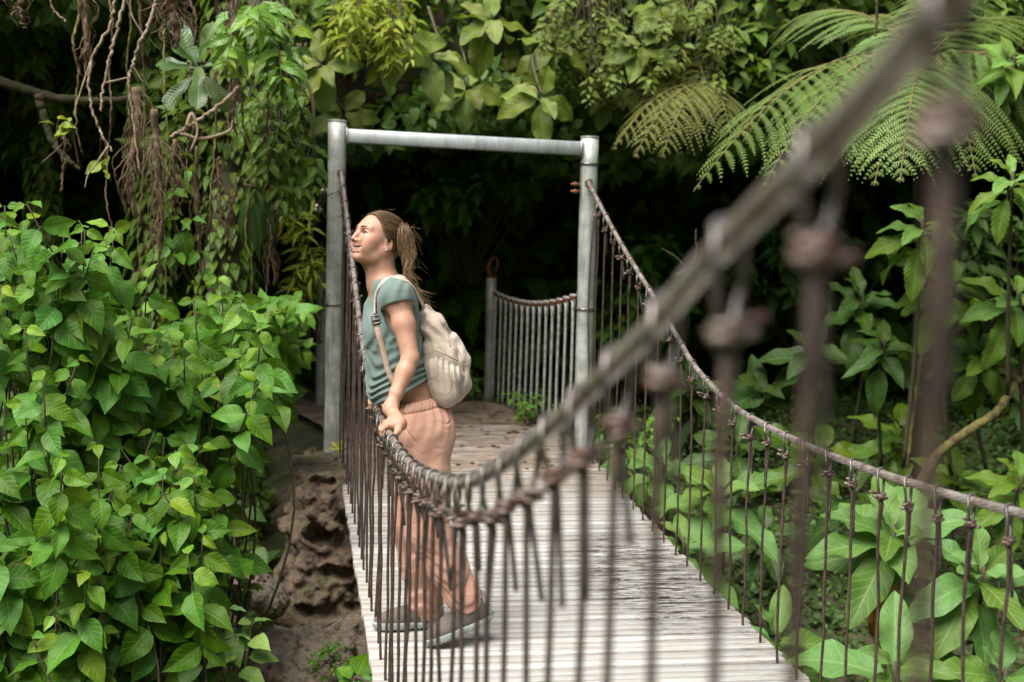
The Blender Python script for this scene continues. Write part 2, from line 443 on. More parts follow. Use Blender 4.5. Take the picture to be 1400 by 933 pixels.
# anchor stay running back from the left post into the bank
def stay():
    p0=np.array([.25,8.89,1.93]); p1=at(392,392,9.9); 
    d=p1-p0; root=empty('anchor_cable',p0); L=-p0
    tag(root,'dark anchor cable with two shiny clamps sloping down left from the gate post','cable')
    for dx in (0,.018):
        m=MB(); q=np.linspace(0,1,12)[:,None]; pts=p0+d*q+np.array([dx,0,0]); pts[:,2]-=.04*np.sin(q[:,0]*PI)
        m.tube(pts+L,.008,8); obj('cable_strand',m.build('cable_strand'),M_loop,root)
    for f in (.10,.26):
        c=p0+d*f+np.array([.009,0,-.012]); b=MB()
        b.box(c+L,(.028,.02,.014),np.array(Matrix.Rotation(.9,3,'Y')),bev=.006)
        for s in (-1,1):
            b.tube([c+L+np.array([s*.016,-.03,-.01]),c+L+np.array([s*.016,.03,.012])],.006,6)
            b.tube([c+L+np.array([s*.016,-.034,-.012]),c+L+np.array([s*.016,-.022,-.007])],.011,6)
        obj('cable_clamp',b.build('cable_clamp',False),M_bar,root)
    # wire band round the post
    b=MB(); b.tube([(.245,8.80,1.80)+L,(.30,8.815,1.83)+L,(.35,8.83,1.845)+L],.005,6); obj('wire_band',b.build('wire_band'),M_loop,root)
stay()

# fence on the path beyond the gate
def fence():
    A=np.array([1.655,11.45,.24]); B=np.array([1.95,9.05,.24])
    root=empty('rod_fence',(A+B)/2); L=-np.array(root.location)
    tag(root,'low fence of pale upright rods hooked on a rusty rail beside the path','fence')
    m=MB(); zz=np.linspace(-.1,1.22,8)
    m.tube(np.stack([np.full(8,A[0]-.01),np.full(8,A[1]),zz],1)+L,.042,14)
    p=obj('fence_post',m.build('fence_post'),M_post,root)
    b=MB(); b.tube(np.array([(A[0]-.01,A[1],1.2205),(A[0]-.01,A[1],1.235)])+L,.045,14)
    obj('rusty_cap',b.build('rusty_cap'),M_rust,p)
    b=MB(); c0=np.array([A[0]-.01,A[1],1.235])
    b.tube(spline([c0,c0+np.array([-.03,0,.05]),c0+np.array([-.012,0,.12]),c0+np.array([.035,0,.15]),c0+np.array([.05,0,.09]),c0+np.array([.03,0,.04])],20)+L,np.linspace(.013,.008,20),7); obj('hook',b.build('hook'),M_rust,p)
    n=16; top=[]
    for i in range(60):
        f=i/59; q=A+(B-A)*f; z=1.11+(1.235-1.11)*f-.10*math.sin(PI*f)**.8 ; top.append((q[0],q[1],z))
    top=np.array(top)
    m=MB(); m.tube(top+L,.012,8); obj('top_rail',m.build('top_rail'),M_rust,root)
    for i in range(n):
        f=(i+.7)/n; q=np.array([np.interp(f,np.linspace(0,1,60),top[:,k]) for k in range(3)])
        dn=(B-A)/np.linalg.norm(B-A)
        b=MB(); h=.085; ft=np.array([q[0]+.0,q[1],.2]) - dn*random.uniform(.02,.05)
        kn=np.array([q[0],q[1],q[2]-h])
        b.tube(spline([ft,(ft+kn)/2+np.array([0,random.gauss(0,.006),0]),kn,q-dn*.035+np.array([0,0,-.01]),q-dn*.02+np.array([-.012,0,.014]),q+np.array([0,0,.019]),q+dn*.02+np.array([.012,0,.014]),q+dn*.035+np.array([0,0,-.01]),kn+np.array([.006,.004,-.01])],26)+L,.0095,7)
        obj('rod',b.build('rod'),M_bar,root)
fence()
def short_post():
    m=MB(); c=at(438,560,11.5); t=at(438.5,373,11.5)
    zz=np.linspace(-.2,t[2],8); m.tube(np.stack([np.full(8,c[0]),np.full(8,11.5),zz],1),.042,14)
    o=obj('steel_post',m.build('steel_post'),M_post); tag(o,'short pale steel post half hidden behind the left gate post','post')
    b=MB(); b.tube([(c[0],11.5,t[2]+.0005),(c[0],11.5,t[2]+.014)],.045,14); obj('cap',b.build('cap'),M_beam,o)
short_post()
# ------------------------------------------------------------------ smooth solids (signed distances meshed on a grid)
class Sdf:
    def __init__(s,xs,ys,zs):
        s.a=[np.asarray(v,np.float32) for v in (xs,ys,zs)]; s.f=np.full([len(v) for v in s.a],.5,np.float32); s.rs=1.0
    def win(s,lo,hi):
        sl=[]
        for k in range(3):
            i=max(0,int(np.searchsorted(s.a[k],lo[k]))-1); j=min(len(s.a[k]),int(np.searchsorted(s.a[k],hi[k]))+1)
            if j<=i: return None
            sl.append(slice(i,j))
        g=[s.a[k][sl[k]].reshape([-1 if q==k else 1 for q in range(3)]) for k in range(3)]
        return tuple(sl),g
    def put(s,lo,hi,fn,k=.02,op='add'):
        m=max(k,.004)*1.5+.012
        w=s.win(np.asarray(lo)-m,np.asarray(hi)+m)
        if w is None: return
        sl,g=w; d=fn(*g).astype(np.float32); f=s.f[sl]
        if op=='sub':
            d=-d; h=np.maximum(k-np.abs(f-d),0)/k; s.f[sl]=np.maximum(f,d)+h*h*k*.25
        elif op=='max':
            h=np.maximum(k-np.abs(f-d),0)/k; s.f[sl]=np.maximum(f,d)+h*h*k*.25
        else:
            h=np.maximum(k-np.abs(f-d),0)/k; s.f[sl]=np.minimum(f,d)-h*h*k*.25
    def cone(s,a,b,ra,rb,k=.02,op='add',sc=(1,1,1)):
        a=np.asarray(a,float); b=np.asarray(b,float); ra*=s.rs; rb*=s.rs; k*=s.rs; r=max(ra,rb); sc=np.asarray(sc,float)
        ba=(b-a)/sc; L=float(ba@ba)+1e-12
        def fn(X,Y,Z):
            px=(X-a[0])/sc[0]; py=(Y-a[1])/sc[1]; pz=(Z-a[2])/sc[2]
            h=np.clip((px*ba[0]+py*ba[1]+pz*ba[2])/L,0,1)
            return (np.sqrt((px-h*ba[0])**2+(py-h*ba[1])**2+(pz-h*ba[2])**2)-(ra+(rb-ra)*h))*min(sc)
        s.put(np.minimum(a,b)-r*sc,np.maximum(a,b)+r*sc,fn,k,op)
    def chain(s,pr,k=.02,op='add',sc=(1,1,1)):
        for (p,r),(q,t) in zip(pr[:-1],pr[1:]): s.cone(p,q,r,t,k,op,sc)
    def ell(s,c,r,ax=None,k=.02,op='add'):
        c=np.asarray(c,float); r=np.asarray(r,float)*s.rs; k*=s.rs; A=np.eye(3) if ax is None else np.asarray(ax,float)   # rows: local axes
        ext=np.sqrt(((A*r[:,None])**2).sum(0))
        def fn(X,Y,Z):
            x=X-c[0]; y=Y-c[1]; z=Z-c[2]
            q=[(A[i,0]*x+A[i,1]*y+A[i,2]*z) for i in range(3)]
            k0=np.sqrt(sum((q[i]/r[i])**2 for i in range(3))); k1=np.sqrt(sum((q[i]/r[i]**2)**2 for i in range(3)))
            return k0*(k0-1)/(k1+1e-9)
        s.put(c-ext,c+ext,fn,k,op)
    def plane(s,p,n,k=.006):           # keep the side the normal points away from
        n=np.asarray(n,float); n/=np.linalg.norm(n); X,Y,Z=[s.a[q].reshape([-1 if q==w else 1 for w in range(3)]) for q in range(3)]
        d=((X-p[0])*n[0]+(Y-p[1])*n[1]+(Z-p[2])*n[2]).astype(np.float32)
        h=np.maximum(k-np.abs(s.f-d),0)/k; s.f=np.maximum(s.f,d)+h*h*k*.25
    def grid(s): return [s.a[q].reshape([-1 if q==w else 1 for w in range(3)]) for q in range(3)]
    def sample(s,P):
        P=np.asarray(P,float); idx=[]; fr=[]
        for k in range(3):
            i=np.clip(np.searchsorted(s.a[k],P[:,k])-1,0,len(s.a[k])-2); idx.append(i); fr.append(np.clip((P[:,k]-s.a[k][i])/(s.a[k][i+1]-s.a[k][i]),0,1))
        o=0
        for dx in (0,1):
            for dy in (0,1):
                for dz in (0,1):
                    w=(fr[0] if dx else 1-fr[0])*(fr[1] if dy else 1-fr[1])*(fr[2] if dz else 1-fr[2])
                    o=o+w*s.f[idx[0]+dx,idx[1]+dy,idx[2]+dz]
        return o
    def hit(s,px,py,y0,y1):
        """first surface point met along the sight line between two distances"""
        Yv=np.linspace(y0,y1,500); v=ray(px,py); P=CAM+v[None,:]*(Yv/v[1])[:,None]
        d=s.sample(P); i=np.argmax(d<0)
        return P[i] if d[i]<0 else None
    def mesh(s,name):
        f=s.f; nx,ny,nz=f.shape; ins=f<0
        c=np.zeros((nx-1,ny-1,nz-1),np.int8)
        for dx in (0,1):
            for dy in (0,1):
                for dz in (0,1): c+=ins[dx:nx-1+dx,dy:ny-1+dy,dz:nz-1+dz]
        I,J,K=np.nonzero((c>0)&(c<8)); n=len(I)
        ID=np.full(c.shape,-1,np.int32); ID[I,J,K]=np.arange(n)
        co=[(dx,dy,dz) for dx in (0,1) for dy in (0,1) for dz in (0,1)]
        v={q:f[I+q[0],J+q[1],K+q[2]] for q in co}
        acc=np.zeros((n,3)); cnt=np.zeros(n)
        for a in co:
            for ax in range(3):
                if a[ax]: continue
                b=list(a); b[ax]=1; b=tuple(b)
                m=(v[a]<0)!=(v[b]<0); t=np.where(m,v[a]/(v[a]-v[b]+1e-20),0)
                p=np.tile(np.array(a,float),(n,1)); p[:,ax]=t
                acc+=p*m[:,None]; cnt+=m
        acc/=cnt[:,None]
        idx=(I,J,K); V=np.empty((n,3))
        for k in range(3):
            x=s.a[k]; V[:,k]=x[idx[k]]+acc[:,k]*(x[idx[k]+1]-x[idx[k]])
        Q=[]
        for ax in range(3):
            o=[q for q in range(3) if q!=ax]
            sa=[slice(None)]*3; sb=[slice(None)]*3; sa[ax]=slice(0,-1); sb[ax]=slice(1,None)
            A=ins[tuple(sa)]; B=ins[tuple(sb)]
            ed=np.nonzero(A!=B); ok=(ed[o[0]]>0)&(ed[o[1]]>0)&(ed[o[0]]<f.shape[o[0]]-1)&(ed[o[1]]<f.shape[o[1]]-1)
            ed=[e[ok] for e in ed]; flip=A[tuple(ed)]
            cell=[]
            for du,dv in ((-1,-1),(0,-1),(0,0),(-1,0)):
                e=[q.copy() for q in ed]; e[o[0]]=e[o[0]]+du; e[o[1]]=e[o[1]]+dv; cell.append(ID[tuple(e)])
            q=np.stack(cell,1)
            if ax==1: flip=~flip
            q[~flip]=q[~flip][:,::-1]
            Q.append(q[(q>=0).all(1)])
        return mesh_np(name,V,np.concatenate(Q)),V
# ------------------------------------------------------------------ the woman
def axis(lo,hi,segs,coarse):
    """grid lines: 'coarse' steps, finer inside the given (lo,hi,step) spans"""
    out=[lo]; 
    while out[-1]<hi:
        st=coarse
        for a,b,s_ in segs:
            if a<=out[-1]<b: st=min(st,s_)
        out.append(out[-1]+st)
    return np.array(out)
def nrm(v): v=np.asarray(v,float); return v/np.linalg.norm(v)
YB=5.45
# joints
pel=at(579,572,YB); wai=at(566,528,YB); che=at(538,452,YB); nek=at(524,388,YB)
hipN=at(577,594,YB-.085); hipF=at(580,594,YB+.085)
kneN=at(585,728,YB-.10); ankN=at(640,827,YB-.09)
kneF=at(561,716,YB+.10); ankF=at(585,838,YB+.115)
shN=at(543,405,YB-.165); elN=at(561,490,YB-.235); wrN=at(533.5,559,YB-.31)
shF=at(531,404,YB+.165); elF=at(540,492,YB+.25); wrF=at(518,541,YB+.24)
HC=at(516.5,329,YB)
ya=math.radians(29); pa=math.radians(17)
f0=np.array([-math.cos(ya),-math.sin(ya),0]); hf=f0*math.cos(pa)+np.array([0,0,math.sin(pa)]); hu=-f0*math.sin(pa)+np.array([0,0,math.cos(pa)]); hr=np.cross(hf,hu)
HA=np.stack([hf,hr,hu])
HS=.945
def H(f,r,u): return HC+(hf*f+hr*r+hu*u)*HS
# (hr points away from or to the camera: sign kept in NEAR)
NEAR=1 if (hr@np.array([0,-1,0]))>0 else -1

# skin tones for the ground plane of each hand: the cable is the thing they hold
def grip(sd,Y,wr,k=.012):
    """palm over the cable, four fingers closing over its outer side, thumb on the inner side"""
    c=fL(Y); t=fL(Y+.03)-fL(Y-.03); t/=np.linalg.norm(t)
    out=np.array([-1,0,0.]); out-=t*(out@t); out/=np.linalg.norm(out); up=np.cross(t,out); 
    if up[2]<0: up=-up
    R=RCAB
    def pt(a,rad,s): return c+(math.cos(a)*up+math.sin(a)*out)*rad+t*s
    palm=[pt(-.75,R+.022,0),pt(.05,R+.015,0)]
    for s in (-.030,-.010,.010,.030):
        a0=pt(-.95,R+.034,s*.72); a1=pt(.30,R+.0135,s)
        sd.cone(a0,a1,.0145,.0118,.012)
    mid=pt(-.95,R+.036,0)
    sd.cone(wr,mid,.0245,.026,.03)
    fg=[]
    for i,s in enumerate((-.034,-.0115,.0115,.033)):
        ln=(.88,1.0,1.02,.92)[i]
        ang=[.25,.25+1.05*ln,.25+1.85*ln,.25+2.45*ln]; rr=[R+.013,R+.0118,R+.0105,R+.0095]; ra=[.0105,.0095,.0085,.0072]
        P=[pt(a,r_,s*(1-.03*q)) for q,(a,r_) in enumerate(zip(ang,rr))]
        sd.chain(list(zip(P,ra)),.004); fg.append(P)
    th=[pt(-1.0,R+.034,-.022),pt(-1.35,R+.020,-.046),pt(-1.55,R+.0125,-.066),pt(-1.35,R+.0105,-.086)]
    sd.chain(list(zip(th,(.0155,.0125,.0105,.0085))),.006)
    return fg

lo=np.array([wrN[0]-.10,YB-.56,-.03]); hi=np.array([at(680,700,YB)[0],YB+.42,H(0,0,.15)[2]])
hz0,hz1=H(0,0,-.14)[2],H(0,0,.15)[2]; hx0,hx1=H(.135,0,0)[0]-.01,H(-.12,0,0)[0]+.01
gz0,gz1=min(wrN[2],wrF[2])-.10,max(wrN[2],wrF[2])+.03
bxs=axis(min(lo[0],hx0)-.02,hi[0],[(hx0,hx1,.0022)],.005)
bys=axis(lo[1],hi[1],[(YB-.11,YB+.11,.0024),(wrN[1]-.12,wrN[1]+.05,.0028),(wrF[1]-.05,wrF[1]+.14,.0028)],.005)
bzs=axis(-.03,hi[2]+.02,[(hz0,hz1,.0022),(gz0,gz1,.0028)],.006)
B=Sdf(bxs,bys,bzs)
sax=nrm(che-wai); sfr=nrm(np.array([-1,0,0])-sax*(-sax[0])); slat=np.cross(sax,sfr); TA=np.stack([sfr,slat,sax])
def torso(S,g,k=.04,bust=True):
    S.ell(pel,(.098+g,.158+g,.115+g),k=k)
    for s in (-1,1): S.ell(pel+np.array([.036,s*.075,-.045]),(.068+g,.080+g,.085+g),k=k)
    S.ell(wai,(.086+g,.122+g,.12+g),TA,k=k)
    S.ell(che+np.array([.004,0,-.01]),(.094+g,.138+g,.17+g),TA,k=k)
    S.ell(che+np.array([0,0,.085]),(.075+g,.15+g,.075+g),TA,k=k)
    if bust:
        for s in (-1,1): S.ell(at(517,454,YB)+np.array([0,s*.062,0]),(.052+g*.7,.058+g*.7,.060+g*.7),TA,k=.05)
torso(B,0)
# shoulders, arms
for sh,el,wr in ((shN,elN,wrN),(shF,elF,wrF)):
    B.ell(sh,(.048,.046,.052),k=.05)
    B.cone(nek*.55+sh*.45,sh,.043,.043,.05)
    B.chain([(sh,.0440),(sh*.55+el*.45+np.array([.002,0,0]),.0395),(el,.0325)],.025)
    fa=el*.72+wr*.28
    B.chain([(el,.0325),(fa,.0335),(el*.3+wr*.7,.0245),(wr,.0205)],.012)
# neck
B.chain([(nek+np.array([.02,0,-.03]),.068),(nek,.056),(H(-.022,0,-.07),.054),(H(-.025,0,-.03),.055)],.035)
# legs
for hp,kn,an in ((hipN,kneN,ankN),(hipF,kneF,ankF)):
    B.chain([(hp,.09),(hp*.5+kn*.5,.075),(kn,.056)],.04)
    B.chain([(kn,.056),(kn*.7+an*.3+np.array([.012,0,0]),.055),(an,.036)],.03)
    B.cone(an,an+np.array([-.045,0,-.045]),.030,.024,.02)
# head
B.rs=HS
B.ell(H(-.016,0,.030),(.096,.073,.080),HA,k=.02)
B.ell(H(.030,0,.005),(.066,.062,.088),HA,k=.03)
B.ell(H(.034,0,-.042),(.052,.048,.055),HA,k=.03)
for s in (-1,1):
    B.chain([(H(-.002,s*.052,-.045),.020),(H(.026,s*.038,-.078),.015),(H(.064,s*.012,-.089),.014)],.025)
    B.ell(H(.060,s*.042,-.018),(.024,.021,.020),HA,k=.03)         # cheekbone
    B.ell(H(.060,s*.036,-.048),(.022,.018,.022),HA,k=.03)         # lifted cheek of the smile
    B.cone(H(.087,s*.014,.027),H(.074,s*.044,.027),.009,.008,.018)
B.ell(H(.073,0,-.0905),(.015,.018,.013),HA,k=.018)
for s in (-1,1):
    B.ell(H(.094,s*.031,.008),(.015,.017,.0115),HA,k=.012,op='sub')
    B.ell(H(.0765,s*.0315,.007),(.0150,.0172,.0142),HA,k=.004)          # lids
    B.ell(H(.0890,s*.0315,.0055),(.0090,.0158,.0064),HA,k=.003,op='sub')
# nose
B.chain([(H(.090,0,.018),.0075),(H(.102,0,-.006),.0078),(H(.1125,0,-.026),.0092)],.012)
for s in (-1,1):
    B.ell(H(.100,s*.0125,-.031),(.0105,.0078,.0075),HA,k=.008)
    B.ell(H(.106,s*.0068,-.0385),(.004,.0034,.0035),HA,k=.003,op='sub')
B.ell(H(.090,0,-.048),(.011,.018,.012),HA,k=.014)
# smiling mouth: lips around an open slot
mouth=lambda u,w,b: [H(.0755-b,-w,u+.0095),H(.0885-b,-w*.58,u+.0025),H(.0940-b,0,u),H(.0885-b,w*.58,u+.0025),H(.0755-b,w,u+.0095)]
B.chain(list(zip(mouth(-.0525,.0325,.0015),(.0026,.0032,.0036,.0032,.0026))),.005)
B.chain(list(zip(mouth(-.0730,.0315,.003),(.0028,.0040,.0046,.0040,.0028))),.005)
B.chain(list(zip(mouth(-.0628,.0275,-.003),(.001,.0062,.0075,.0062,.001))),.003,op='sub')
for s in (-1,1):
    B.ell(H(.088,s*.029,-.044),(.0025,.0025,.014),HA,k=.012,op='sub')
# ears
for s in (-1,1):
    e=H(-.010,s*.072,-.008); ea=np.stack([nrm(hf*.9-hu*.25+hr*s*.25),nrm(hr*s),nrm(hu)])
    B.ell(e,(.0175,.0085,.031),ea,k=.006)
    B.ell(e+hr*s*.0075+hf*.002,(.0098,.0060,.020),ea,k=.005,op='sub')
    B.ell(e-hu*.024+hf*.004,(.009,.0065,.010),ea,k=.006)
B.rs=1.0
fgN=grip(B,fL(5.02)[1],wrN); fgF=grip(B,fL(5.70)[1],wrF)
bme,bV=B.mesh('person')
# skin with lips and cheeks of their own colour
d=(bV-HC)@HA.T/HS
col=np.zeros((len(bV),3))
lip=np.exp(-(((d[:,2]+.0530-.0085*(d[:,1]/.03)**2)/.004)**2))+np.exp(-(((d[:,2]+.0735-.0085*(d[:,1]/.03)**2)/.005)**2))
lip*=(np.abs(d[:,1])<.033)*(d[:,0]>.076); col[:,0]=np.clip(lip,0,1)
nk=0
for s in (-1,1): nk=nk+np.exp(-(((d[:,0]-.068)/.03)**2+((d[:,1]-s*.043)/.025)**2+((d[:,2]+.028)/.025)**2))
nk=nk+np.exp(-(((d[:,0]-.112)/.012)**2+(d[:,1]/.016)**2+((d[:,2]+.03)/.014)**2))
col[:,1]=np.clip(nk,0,1)*(np.abs(d[:,2])<.13)
a=bme.color_attributes.new('lr','FLOAT_COLOR','POINT'); cc=np.ones((len(bV),4),np.float32)
if len(bme.vertices)==len(bV): cc[:,:3]=col; a.data.foreach_set('color',cc.ravel())
def m_skin():
    t=NT('skin'); c=t.coords(); sp=t.n('SeparateColor',{'Color':t.n('Attribute',attribute_name='lr').outputs['Color']})
    n=t.noise(c,35,4); n2=t.noise(c,160,3)
    b=t.mix(t.ramp(n,.3,.7),(.43,.235,.155),(.50,.285,.195)); n4=t.noise(c,420,2); b=t.mix(t.math('MULTIPLY',t.ramp(n4,.58,.70),.35),b,(.27,.125,.075))
    b=t.mix(t.math('MULTIPLY',sp.outputs[1],.35),b,(.55,.22,.15))
    b=t.mix(t.math('MULTIPLY',sp.outputs[0],.75),b,(.40,.13,.115))
    return t.done(t.bsdf(b,.54,0,n2,.12,.002,Subsurface_Weight=.12,Subsurface_Scale=.01,Specular_IOR_Level=.45))
M_skin=m_skin()
person=obj('person',bme,M_skin)
tag(person,'woman with a blonde ponytail, teal shirt and salmon trousers leaning on the cable','person')

def ico(c,r,ax=None,n=12,m_=8):
    th=np.linspace(0,PI,m_+1); ph=np.arange(n)/n*2*PI
    V=np.stack([np.outer(np.cos(th),np.ones(n)),np.outer(np.sin(th),np.cos(ph)),np.outer(np.sin(th),np.sin(ph))],-1).reshape(-1,3)*np.asarray(r)
    if ax is not None: V=V@np.asarray(ax)
    Q=[(i*n+j,i*n+(j+1)%n,(i+1)*n+(j+1)%n,(i+1)*n+j) for i in range(m_) for j in range(n)]
    return V+np.asarray(c),Q
def m_eye():
    t=NT('eye'); u=t.n('UVMap',uv_map='UVMap'); x=t.n('SeparateXYZ',{'Vector':u.outputs[0]}).outputs[0]
    b=t.mix(t.ramp(x,.80,.83),(.62,.58,.54),(.10,.075,.05)); b=t.mix(t.ramp(x,.955,.965),b,(.01,.01,.01))
    return t.done(t.bsdf(b,.12))
M_eye=m_eye(); M_brow=m_simple('brow hair',(.11,.065,.038),.7,0,.4,200,.3); M_teeth=m_simple('teeth',(.55,.51,.45),.35,0,.05,20,.05)
for s in (-1,1):
    gz=nrm(hf+hu*.30); gax=np.stack([gz,nrm(np.cross(hu,gz)),np.cross(gz,nrm(np.cross(hu,gz)))])
    V,Q=ico(H(.0752,s*.0315,.0058),(.0145*HS,)*3,gax,20,14); m=MB()
    nu=((V-H(.0752,s*.0315,.0058))@gz)/(.0145*HS)
    m.add(V,Q,uv=np.stack([nu*1.02,nu*0],1)); obj('eye',m.build('eye'),M_eye,person)
    m=MB(); br=[H(.0985,s*.012,.026),H(.0970,s*.022,.0300),H(.0905,s*.034,.0315),H(.079,s*.046,.026)]
    m.tube(spline(br,14),np.linspace(.0034,.0016,14),6); obj('eyebrow',m.build('eyebrow'),M_brow,person)
    m=MB(); la=[H(.0880,s*.0165,.0070),H(.0945,s*.025,.0132),H(.0932,s*.036,.0128),H(.0830,s*.0470,.0065)]
    m.tube(spline(la,12),.0014,5); obj('eyelashes',m.build('eyelashes'),M_brow,person)
m=MB()
tp=spline(mouth(-.0610,.0280,.0066),16); m.tube(tp,np.array([.003,.0045]+[.0056]*12+[.0045,.003]),8); obj('teeth',m.build('teeth'),M_teeth,person)

# ---- hair
def m_hair(name,c1,c2):
    t=NT(name); sp=t.n('SeparateColor',{'Color':t.n('Attribute',attribute_name='lr').outputs['Color']}); c=t.coords()
    n=t.noise(c,60,4)
    b=t.mix(sp.outputs[0],c1,c2); b=t.mix(t.math('MULTIPLY',t.ramp(n,.4,.7),.5),b,tuple(v*.4 for v in c1))
    return t.done(t.bsdf(b,.42,0,n,.2,.002,Specular_IOR_Level=.5))
M_hair=m_hair('brown hair',(.10,.060,.034),(.23,.145,.082)); M_tail=m_hair('blonde hair',(.10,.058,.030),(.36,.225,.11))
tie=H(-.098,0,.046)
hx=axis(H(0,0,0)[0]-.12,H(-.14,0,0)[0]+.03,[],.0022); hy=axis(YB-.11,YB+.11,[],.0022); hzz=axis(hz0,hz1+.01,[],.0022)
S=Sdf(hx,hy,hzz); S.rs=HS
S.ell(H(-.013,0,.031),(.106,.0790,.0875),HA,k=.01); S.ell(H(-.045,0,-.02),(.05,.058,.06),HA,k=.03)
X,Y,Z=S.grid()
df=((X-HC[0])*hf[0]+(Y-HC[1])*hf[1]+(Z-HC[2])*hf[2])/HS; dr=((X-HC[0])*hr[0]+(Y-HC[1])*hr[1]+(Z-HC[2])*hr[2])/HS; du=((X-HC[0])*hu[0]+(Y-HC[1])*hu[1]+(Z-HC[2])*hu[2])/HS
lim=np.where(du>.0,.020+.44*du+0*dr,.020+1.1*du)
lim=lim-.10*np.maximum(0,np.abs(dr)-.045)-.012*np.exp(-((du+.0)/.03)**2)*(np.abs(dr)>.03)
phi=np.arctan2(dr,du-.02)
gr=.0011*np.sin(phi*46+3*np.sin(df*40))+.0007*np.sin(phi*91)
cut=(df-lim)*.8
hkk=.008; hh=np.maximum(hkk-np.abs(S.f-cut),0)/hkk
S.f=(np.maximum(S.f+gr*.6,cut)+hh*hh*hkk*.25).astype(np.float32)
# braids laid back over the crown
for w in (-.036,-.010,.016,.040):
    n=15
    for i in range(n):
        a=.80+1.15*i/(n-1); sc=math.sqrt(max(.1,1-(w/.08)**2))
        p=H(-.016+.098*math.cos(a)*sc,w*(1-.4*i/(n-1)),.030+.082*math.sin(a)*sc)+hr*(.003*(1 if i%2 else -1))
        S.ell(p,(.0085,.0062,.0055),HA,k=.003)
S.ell(tie,(.024,.024,.024),HA,k=.012)
hme,_=S.mesh('hair'); 
lv=np.random.default_rng(3).random((len(hme.vertices),1))*.3
a=hme.color_attributes.new('lr','FLOAT_COLOR','POINT'); q=np.ones((len(hme.vertices),4),np.float32); q[:,:3]=lv; a.data.foreach_set('color',q.ravel())
hair=obj('hair',hme,M_hair,person)
m=MB(); r2=np.random.default_rng(5)
path=[tie,at(551,315,YB-.02),at(556,340,YB-.035),at(558,366,YB-.05),at(561,386,YB-.06),at(572,405,YB-.06)]
# combed strands lying on the cap, from the hairline back to the tie
for i in range(900):
    ph=r2.uniform(-2.6,2.6); u0=.028*0+.074*math.cos(ph); w0=.0745*math.sin(ph)
    fl=.020+.44*u0 if u0>0 else .020+1.1*u0
    P=[]
    for q in np.linspace(0,1,9):
        f_=fl+.014+(-.112-fl)*q; k=math.sqrt(max(.02,1-min(.995,abs((f_+.013)/.1085))**2))
        if f_+.016<-.09: k=max(k,.2)
        kk=k*(1-.0*q); P.append(H(f_,.0808*math.sin(ph)*kk,.031+.0893*math.cos(ph)*kk+.010*q*q))
    P=np.array(P)+r2.normal(size=(1,3))*.0007
    m.tube(spline(P,14),.0008,3,lr=(np.clip(.25+.25*r2.normal(),0,.8),)*3)
def strand(base,off,wid,n=16,wav=.004,r=.0014,tipk=0,shade=None):
    P=spline(base,n); t_=np.linspace(0,1,n); ph=r2.random()*6
    env=np.sin(np.clip(t_*1.15+.06,0,1)*PI)**.7*1.0+.15
    P=P+np.outer(np.sin(t_*13+off[0]*1.2)*t_,[.013,.008,0])+np.outer(env,off)*wid+np.outer(t_*np.sin(t_*9+ph),[wav,wav*.6,0])
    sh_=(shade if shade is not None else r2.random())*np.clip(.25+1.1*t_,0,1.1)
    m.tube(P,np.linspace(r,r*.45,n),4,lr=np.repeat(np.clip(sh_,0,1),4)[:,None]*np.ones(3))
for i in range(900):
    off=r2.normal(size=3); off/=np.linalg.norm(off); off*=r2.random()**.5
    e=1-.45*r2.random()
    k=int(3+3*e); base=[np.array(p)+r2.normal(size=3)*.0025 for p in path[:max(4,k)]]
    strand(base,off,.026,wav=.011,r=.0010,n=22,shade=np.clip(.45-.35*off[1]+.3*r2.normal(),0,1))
for i in range(26):      # wisps that end over the pack
    base=[path[3]+r2.normal(size=3)*.008,path[4]+r2.normal(size=3)*.008,at(578+r2.random()*14,400+r2.random()*22,YB-.05+r2.normal()*.02)]
    strand(base,r2.normal(size=3)*.6,.004,8,.002,.0011,shade=.8)
obj('ponytail',m.build('ponytail'),M_tail,hair)
m=MB()
for i in range(70):      # loose fine hairs
    st=H(-.05-.06*r2.random(),r2.normal()*.045,.09-.07*r2.random())
    if i%2: st=np.array(path[1+r2.integers(3)])+r2.normal(size=3)*.012
    d_=nrm(np.array([.45,0,-.75])+r2.normal(size=3)*.42)*(.03+.06*r2.random())
    P=spline([st,st+d_*.5+r2.normal(size=3)*.006,st+d_+np.array([.01,0,-.03*r2.random()])],16)
    m.tube(P,.00055,3,lr=(.6,)*3)
for i in range(22):      # hairs lifted off the crown
    a_=.2+1.3*r2.random(); st=H(-.014+.10*math.cos(a_),r2.normal()*.03,.034+.088*math.sin(a_))
    d_=(-hf*.6+hu*.5+r2.normal(size=3)*.25)*(.012+.02*r2.random()); m.tube(spline([st,st+d_*.6,st+d_-hf*.012],6),.00055,3,lr=(.3,)*3)
obj('loose_hairs',m.build('loose_hairs'),M_tail,hair)
m=MB(); V,Q=ico(H(-.004,NEAR*.078,-.037),(.0035,)*3); m.add(V,Q); obj('earring',m.build('earring'),M_bar,person)

